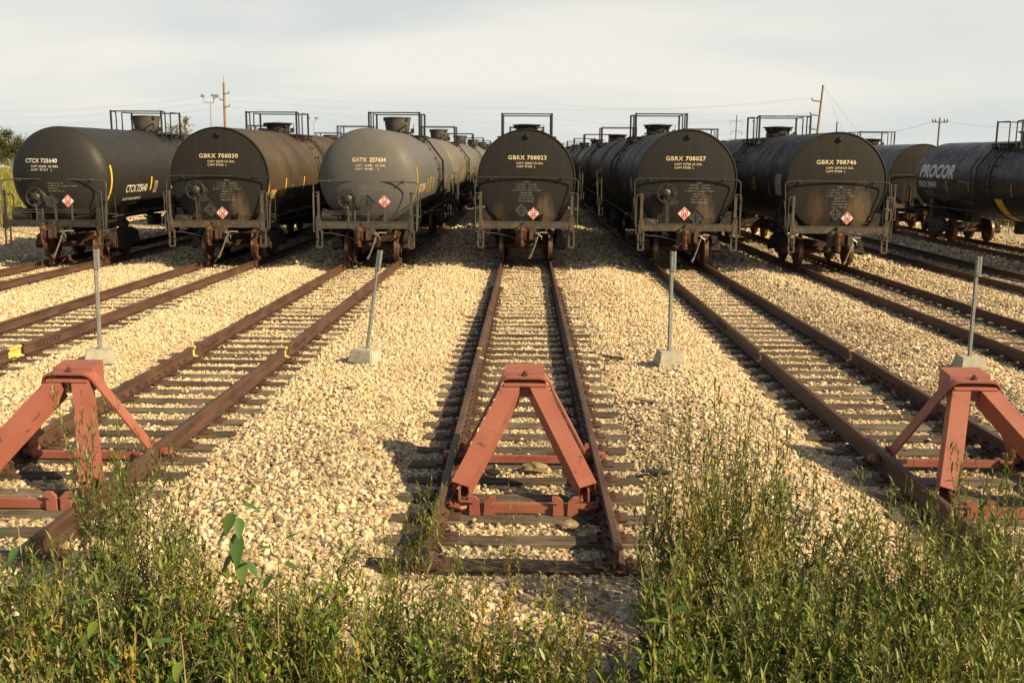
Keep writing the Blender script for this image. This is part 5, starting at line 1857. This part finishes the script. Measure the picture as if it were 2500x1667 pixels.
for i in range(9):
    a = rs_.uniform(0, 6.28)
    x_, y_ = rs_.uniform(-.12, .12), rs_.uniform(-.12, .12)
    hh_ = rs_.uniform(.3, .75)
    tp = Vector((x_ + math.cos(a) * .2 * hh_, y_ + math.sin(a) * .2 * hh_, hh_))
    stalk.tube([(x_, y_, 0), (x_ * .9 + tp.x * .1, y_ * .9 + tp.y * .1, hh_ * .6), tp], [0.0025, 0.002, 0.0012], 4, False)
    for q in range(12):
        leaf(stalk, tp - Vector((0, 0, .012 * q)), Vector((math.cos(q * 2.4), math.sin(q * 2.4), 1.2)), .022, .009)
M['straw'] = leaf_mat('dry straw stalks', [(0.0, (0.22, 0.16, 0.07)), (1.0, (0.42, 0.34, 0.18))], 0.15)
srcs.append(bpy.data.objects.new('tuft', stalk.mesh('tuft', M['straw'])))
for i in range(len(vars_)):
    if i % 16 == 0:
        vars_[i] = 5
scatter('ground_cover', pts, rots, scls, [0.5] * len(pts), vars_, srcs)

# tall grass beyond the left and right edges of the yard
def grass_tuft(seed):
    rnd = random.Random(seed)
    mb = MB()
    for i in range(16):
        a = rnd.uniform(0, 2 * PI)
        p = Vector((rnd.uniform(-.3, .3), rnd.uniform(-.3, .3), 0))
        h = rnd.uniform(0.35, 0.8)
        w = 0.022
        s = Vector((math.cos(a), math.sin(a), 0)) * w
        b = Vector((math.cos(a + 1.3), math.sin(a + 1.3), 0)) * h * 0.35
        mb.add([p - s, p + s, p + b * .4 + Vector((0, 0, h * .65)) + s * .6, p + b * .4 + Vector((0, 0, h * .65)) - s * .6, p + b + Vector((0, 0, h))], [(0, 1, 2, 3), (3, 2, 4)])
    return bpy.data.objects.new('grass_tuft', mb.mesh('grass_tuft', M['grass_blade']))


pts, rots, scls, vars_ = [], [], [], []
while len(pts) < 9000:
    Y = 38 + 112 * gr.random() ** 1.3
    x = Y * gr.uniform(-0.60, -0.42) if gr.random() < 0.75 else Y * gr.uniform(0.40, 0.60)
    if -25.3 < x < 26.2:
        continue
    pts.append((x, Y, groundz(x, Y)))
    rots.append((0, 0, gr.uniform(0, 6.28)))
    s = gr.uniform(0.8, 1.7) * (1 + Y / 200)
    scls.append((s, s, s * gr.uniform(0.5, 1.0)))
    vars_.append(gr.randint(0, 2))
scatter('tall_grass', pts, rots, scls, [0.5] * len(pts), vars_, [grass_tuft(i) for i in range(3)])


# ------------------------------------------------------------------ distance: trees
def tree(u, Y, h, w, label, mat='leaf_tree', n=900, dens=1.0, group=None):
    x = far_point(u, 350, Y)[0]
    z0 = groundz(x, Y)
    rnd = random.Random(int(u * 7 + Y))
    root = empty('broadleaf_tree', (x, Y, z0))
    tag(root, label, 'tree', group)
    tr, cr_ = MB(), MB()
    tr.tube([(0, 0, -0.1), (0.05 * w, 0, h * .35), (-0.03 * w, 0.02, h * .7), (0, 0, h * .95)], [0.030 * h, 0.022 * h, 0.013 * h, 0.004 * h], 7, False)
    cl = []
    for i in range(16):
        a = rnd.uniform(0, 2 * PI)
        zz_ = h * rnd.uniform(0.22, 0.92)
        rr = w * 0.5 * (1 - ((zz_ / h - 0.42) / 0.62) ** 2) ** .5 * rnd.uniform(0.3, 0.95) if abs(zz_ / h - .42) < .6 else 0
        c = Vector((math.cos(a) * rr, math.sin(a) * rr, zz_))
        cl.append((c, w * rnd.uniform(0.10, 0.2)))
        tr.tube([(0, 0, zz_ * 0.7), c * 0.6 + Vector((0, 0, zz_ * 0.32)), c], [0.011 * h, 0.007 * h, 0.003 * h], 5, False)
    cl.append((Vector((0, 0, h * .93)), w * .1))
    for i in range(n):
        c, r_ = rnd.choice(cl)
        v = Vector((rnd.gauss(0, .6), rnd.gauss(0, .6), rnd.gauss(0, .6)))
        p = c + v * r_ * 1.3
        p.z = max(p.z, 0.1 * h)
        d = Vector((rnd.gauss(0, 1), rnd.gauss(0, 1), rnd.gauss(0, .6)))
        ll = 0.05 * h * rnd.uniform(.6, 1.2)
        leaf(cr_, p, d, ll, ll * 0.6, .1, .1)
    tr.build('trunk', M['stem'], root)
    tag(cr_.build('crown', M[mat], root), kind='stuff')


tree(-10, 205, 7.0, 6.5, 'dense green tree behind the white car at the left edge', n=5000)
tree(24, 200, 7.6, 5.0, 'pointed green tree just left of the CTCX 725640 tank', n=4000)
tree(45, 210, 6.5, 5.0, 'bushy olive tree partly behind the CTCX 725640 tank', n=3500)
tree(455, 150, 8.8, 4.2, 'pale airy tree between the CTCX 725640 and GBRX 708030 tanks', 'leaf_pale', n=1600)
tree(415, 150, 7.6, 3.6, 'small pale treetop seen through the railing of CTCX 725640', 'leaf_pale', n=900)


# ------------------------------------------------------------------ distance: poles, lamps, wires
def pole(u, vtop, Y, r, label, arms=(), lean=0.0, mat='pole', cat='utility pole', spike=False):
    x, ztop = far_point(u, vtop, Y)
    z0 = groundz(x, Y) if abs(x) < 60 else -0.5
    h = ztop - z0
    root = empty('utility_pole', (x, Y, z0))
    tag(root, label, cat)
    mb = MB()
    mb.tube([(-lean * h, 0, -0.3), (-lean * h * .5, 0, h / 2), (0, 0, h)], [r, r * .85, r * .65], 10)
    mb.build('pole', M[mat], root, 50)
    for (dv, w, side, droop) in arms:
        zz_ = h - dv
        xx = -lean * dv
        a = MB()
        x0, x1 = (xx - w / 2, xx + w / 2) if side == 0 else ((xx - w, xx) if side < 0 else (xx, xx + w))
        rise = 0.12 * w if side else 0
        a.beam((x0, -0.12, zz_ + (rise if side < 0 else 0)), (x1, -0.12, zz_ + (rise if side > 0 else 0)), 0.13, 0.14)
        arm = a.build('crossarm', M['pole_dark'], root)
        ins = MB()
        ends = [x0, x1] if side == 0 else [x0 if side < 0 else x1]
        for e in ends:
            if droop:
                ins.tube([(e, -.12, zz_), (e, -.12, zz_ - droop)], 0.07, 6)
            else:
                ins.lathe([(0.05, 0), (0.10, 0.05), (0.10, 0.18), (0.04, 0.30)], (e, -.12, zz_ + 0.07 + rise), 'Z', 8, True, True)
        if side == 0 and w > 1.5 and not droop:
            for q in (-0.3, 0.3):
                ins.lathe([(0.05, 0), (0.10, 0.05), (0.10, 0.18), (0.04, 0.30)], (q * w, -.12, zz_ + 0.07), 'Z', 8, True, True)
        ins.build('insulator', M['lamp_grey'], arm)
    if spike:
        sp = MB()
        sp.tube([(0, 0, h), (0, 0, h + 0.9)], 0.05, 5)
        sp.build('lightning_rod', M['lamp_grey'], root)
    return root


pole(546, 202, 150, 0.24, 'tall brown timber pole with staggered insulators behind GBRX 708030', ((1.6, 0.8, 1, 0), (2.5, 0.6, -1, 0), (3.5, 0.8, 1, 0)), 0.012, spike=True)
pole(2010, 208, 120, 0.17, 'leaning timber pole with three side arms behind the GBRX 708746 tank', ((1.9, 1.1, -1, 0), (3.5, 1.1, -1, 0), (5.1, 1.0, -1, 0)), 0.062)
pole(1799, 281, 300, 0.22, 'distant timber pole with three crossarms between GBRX 708027 and GBRX 708746', ((1.8, 3.4, 0, 1.1), (4.7, 3.2, 0, 1.1), (7.0, 4.4, 0, 0)), 0.0, 'pole_dark')
pole(2044, 297, 200, 0.22, 'plain dark timber pole stub above the GBRX 708746 tank', (), 0.0, 'pole_dark')
pole(2295, 288, 110, 0.13, 'dark timber pole with a single crossarm above the PROCOR tank', ((0.45, 1.6, 0, 0),), 0.0, 'pole_dark')


def lamp(u, vtop, Y, label, single=False):
    x, h = far_point(u, vtop, Y)
    z0 = -0.4
    h -= z0
    root = empty('light_mast', (x, Y, z0))
    tag(root, label, 'light mast', 'light masts beyond the yard')
    mb = MB()
    mb.tube([(0, 0, 0), (0, 0, h - 1.1)], [0.10, 0.06], 8)
    if single:
        mb.tube(bent([(0, 0, h - 1.1), (0, 0, h - 0.3), (-0.5, 0, h)], .3), 0.05, 6)
    else:
        mb.tube(bent([(-1.0, 0, h - 0.2), (-0.85, 0, h - 0.9), (0.5, 0, h - 1.1), (0.55, 0, h - 0.2)], .2), 0.055, 6)
        mb.tube([(0.55, 0, h - .5), (1.1, 0, h - 0.1)], 0.05, 6)
    mb.build('mast', M['lamp_grey'], root, 50)
    hd = MB()
    for (px, pz) in (((-0.5, h),) if single else ((-1.05, h - 0.05), (0.5, h), (1.05, h - 0.05))):
        hd.box((px, -0.1, pz), (0.45, 0.35, 0.40), Matrix.Rotation(0.5, 3, 'Y'))
    hd.build('floodlight', M['lamp_grey'], root)


lamp(512, 234, 150, 'floodlight mast just left of the brown timber pole')
lamp(765, 288, 260, 'smaller distant floodlight mast right of the GBRX 708030 railing')
lamp(1845, 296, 240, 'thin lamp post seen through the railing of GBRX 708746', True)


def wire(p0, p1, sag, r, label, group):
    mb = MB()
    P0, P1 = Vector(p0), Vector(p1)
    pts = []
    for i in range(25):
        t = i / 24
        p = P0.lerp(P1, t)
        p.z -= sag * 4 * t * (1 - t)
        pts.append(p - P0)
    mb.tube(pts, r, 4, False)
    o = mb.build('overhead_wire', M['wire'])
    o.location = P0
    tag(o, label, 'wire', group)


def at(u, v, Y):
    x, z = far_point(u, v, Y)
    return (x, Y, z)


for i, (va, vb, vc) in enumerate(((229, 252, 236), (245, 270, 252), (261, 292, 272))):
    wire(at(546, va, 150), at(1900, vb + 0, 260), 2.0, 0.009, 'faint overhead wire running right from the brown pole, %s' % ('uppermost', 'middle one', 'lowest')[i], 'wires from the brown timber pole')
    wire(at(546, va, 150), at(-300, vb + 8, 150), 1.5, 0.009, 'faint overhead wire running left from the brown pole, %s' % ('uppermost', 'middle one', 'lowest')[i], 'wires from the brown timber pole')
for i, v in enumerate((238, 275, 308)):
    wire(at(1995, v, 120), at(1330, v + 12, 260), 1.5, 0.009, 'faint overhead wire running left from the leaning pole, %s' % ('uppermost', 'middle one', 'lowest')[i], 'wires from the leaning pole')
for i, (ub, vb) in enumerate(((2110, 345), (2065, 335))):
    wire(at(2011, 212, 120), at(ub, vb, 122), 0.0, 0.010, 'guy wire sloping down right from the leaning pole, %s' % ('outer one', 'inner one')[i], 'guy wires of the leaning pole')
for s, nm in ((-1, 'left'), (1, 'right')):
    wire(at(2295 + s * 12, 296, 110), at(2295 + s * (330 if s > 0 else 300), 306 if s > 0 else 345, 125), 0.5, 0.014, 'overhead wire running %s from the single crossarm pole' % nm, 'wires of the single crossarm pole')


# ------------------------------------------------------------------ distance: fence and white car at the left edge
def fence():
    Y = 132
    root = empty('chain_link_fence', (0, Y, 0))
    tag(root, 'chain link fence with barbed wire arms in front of the white car', 'fence')
    x0 = ray_x(-160, Y)
    for i in range(9):
        x = x0 + i * 3.05 + 1.65
        mb = MB()
        mb.tube([(x, 0, groundz(x, Y)), (x, 0, 1.75)], 0.045, 8)
        mb.tube([(x, 0, 1.75), (x - 0.33, -0.05, 2.2)], 0.03, 6)
        mb.tube([(x, 0, 1.75), (x - 0.33, 0.3, 2.15)], 0.02, 6) if i % 2 else None
        mb.build('fence_post', M['zinc'], root, 50)
    mb = MB()
    mb.tube([(x0, 0, 1.72), (x0 + 27, 0, 1.72)], 0.035, 6)
    mb.tube([(x0, 0, -0.3), (x0 + 27, 0, -0.3)], 0.02, 6)
    for q in (0.33, 0.66, 1.0):
        mb.tube([(x0 - 0.33 * q, 0, 1.75 + .45 * q), (x0 + 27 - 0.33 * q, 0, 1.75 + .45 * q)], 0.012, 4)
    mb.build('fence_rail', M['zinc'], root)
    mb = MB()
    n_ = 150
    for i in range(n_):
        x = x0 + i * 27 / n_
        mb.beam((x, 0, -0.35), (x + 1.0, 0, 1.70), 0.008, 0.008, (0, 1, 0))
        mb.beam((x + 1.0, 0.004, -0.35), (x, 0.004, 1.70), 0.008, 0.008, (0, 1, 0))
    tag(mb.build('wire_mesh', M['zinc'], root), kind='stuff')


fence()


def suv():
    Y = 176
    x1 = ray_x(30, Y)
    root = empty('parked_car', (x1 - 2.35, Y, groundz(x1, Y)))
    tag(root, 'white car parked behind the chain link fence at the left edge', 'car')
    mb = MB()
    body = [(-2.3, 0.35), (2.3, 0.35), (2.36, 0.75), (2.2, 0.98), (1.25, 1.10), (-2.2, 1.12), (-2.38, 0.9)]
    mb.prism(body, -0.92, 0.92)
    bd = mb.build('body', M['car_white'], root)
    mb = MB()
    cab = [(-2.0, 1.10), (1.2, 1.08), (0.45, 1.66), (-0.2, 1.76), (-1.5, 1.74), (-1.95, 1.45)]
    mb.prism(cab, -0.80, 0.80)
    mb.build('cabin', M['car_white'], root)
    for q in ([(-1.8, 1.15), (-0.55, 1.15), (-0.55, 1.62), (-1.45, 1.62)], [(-0.45, 1.15), (0.95, 1.15), (0.40, 1.56), (-0.15, 1.62), (-0.45, 1.62)]):
        mb = MB()
        mb.prism(q, -0.808, 0.808)
        mb.build('side_window', M['glass_dark'], root)
    mb = MB()
    mb.add([(1.13, -0.72, 1.14), (1.13, 0.72, 1.14), (0.52, 0.68, 1.62), (0.52, -0.68, 1.62)], [(0, 1, 2, 3)])
    mb.build('windscreen', M['glass_dark'], root)
    for wx in (-1.45, 1.45):
        for s in (-1, 1):
            mb = MB()
            mb.lathe([(0.10, -0.12), (0.34, -0.12), (0.36, -0.08), (0.36, 0.08), (0.34, 0.12), (0.10, 0.12)], (wx, s * 0.82, 0.36), 'Y', 20, True, True)
            mb.build('wheel', M['ink'], root, 50)
    for s in (-1, 1):
        mb = MB()
        mb.box((1.0, s * 0.98, 1.15), (0.2, 0.18, 0.15))
        mb.build('wing_mirror', M['car_white'], root)


suv()
mb = MB()
mb.box((-96, 181, -0.335), (70, 10, 0.02))
tag(mb.build('road', M['dirt']), kind='structure')
print('objects', len(bpy.data.objects))
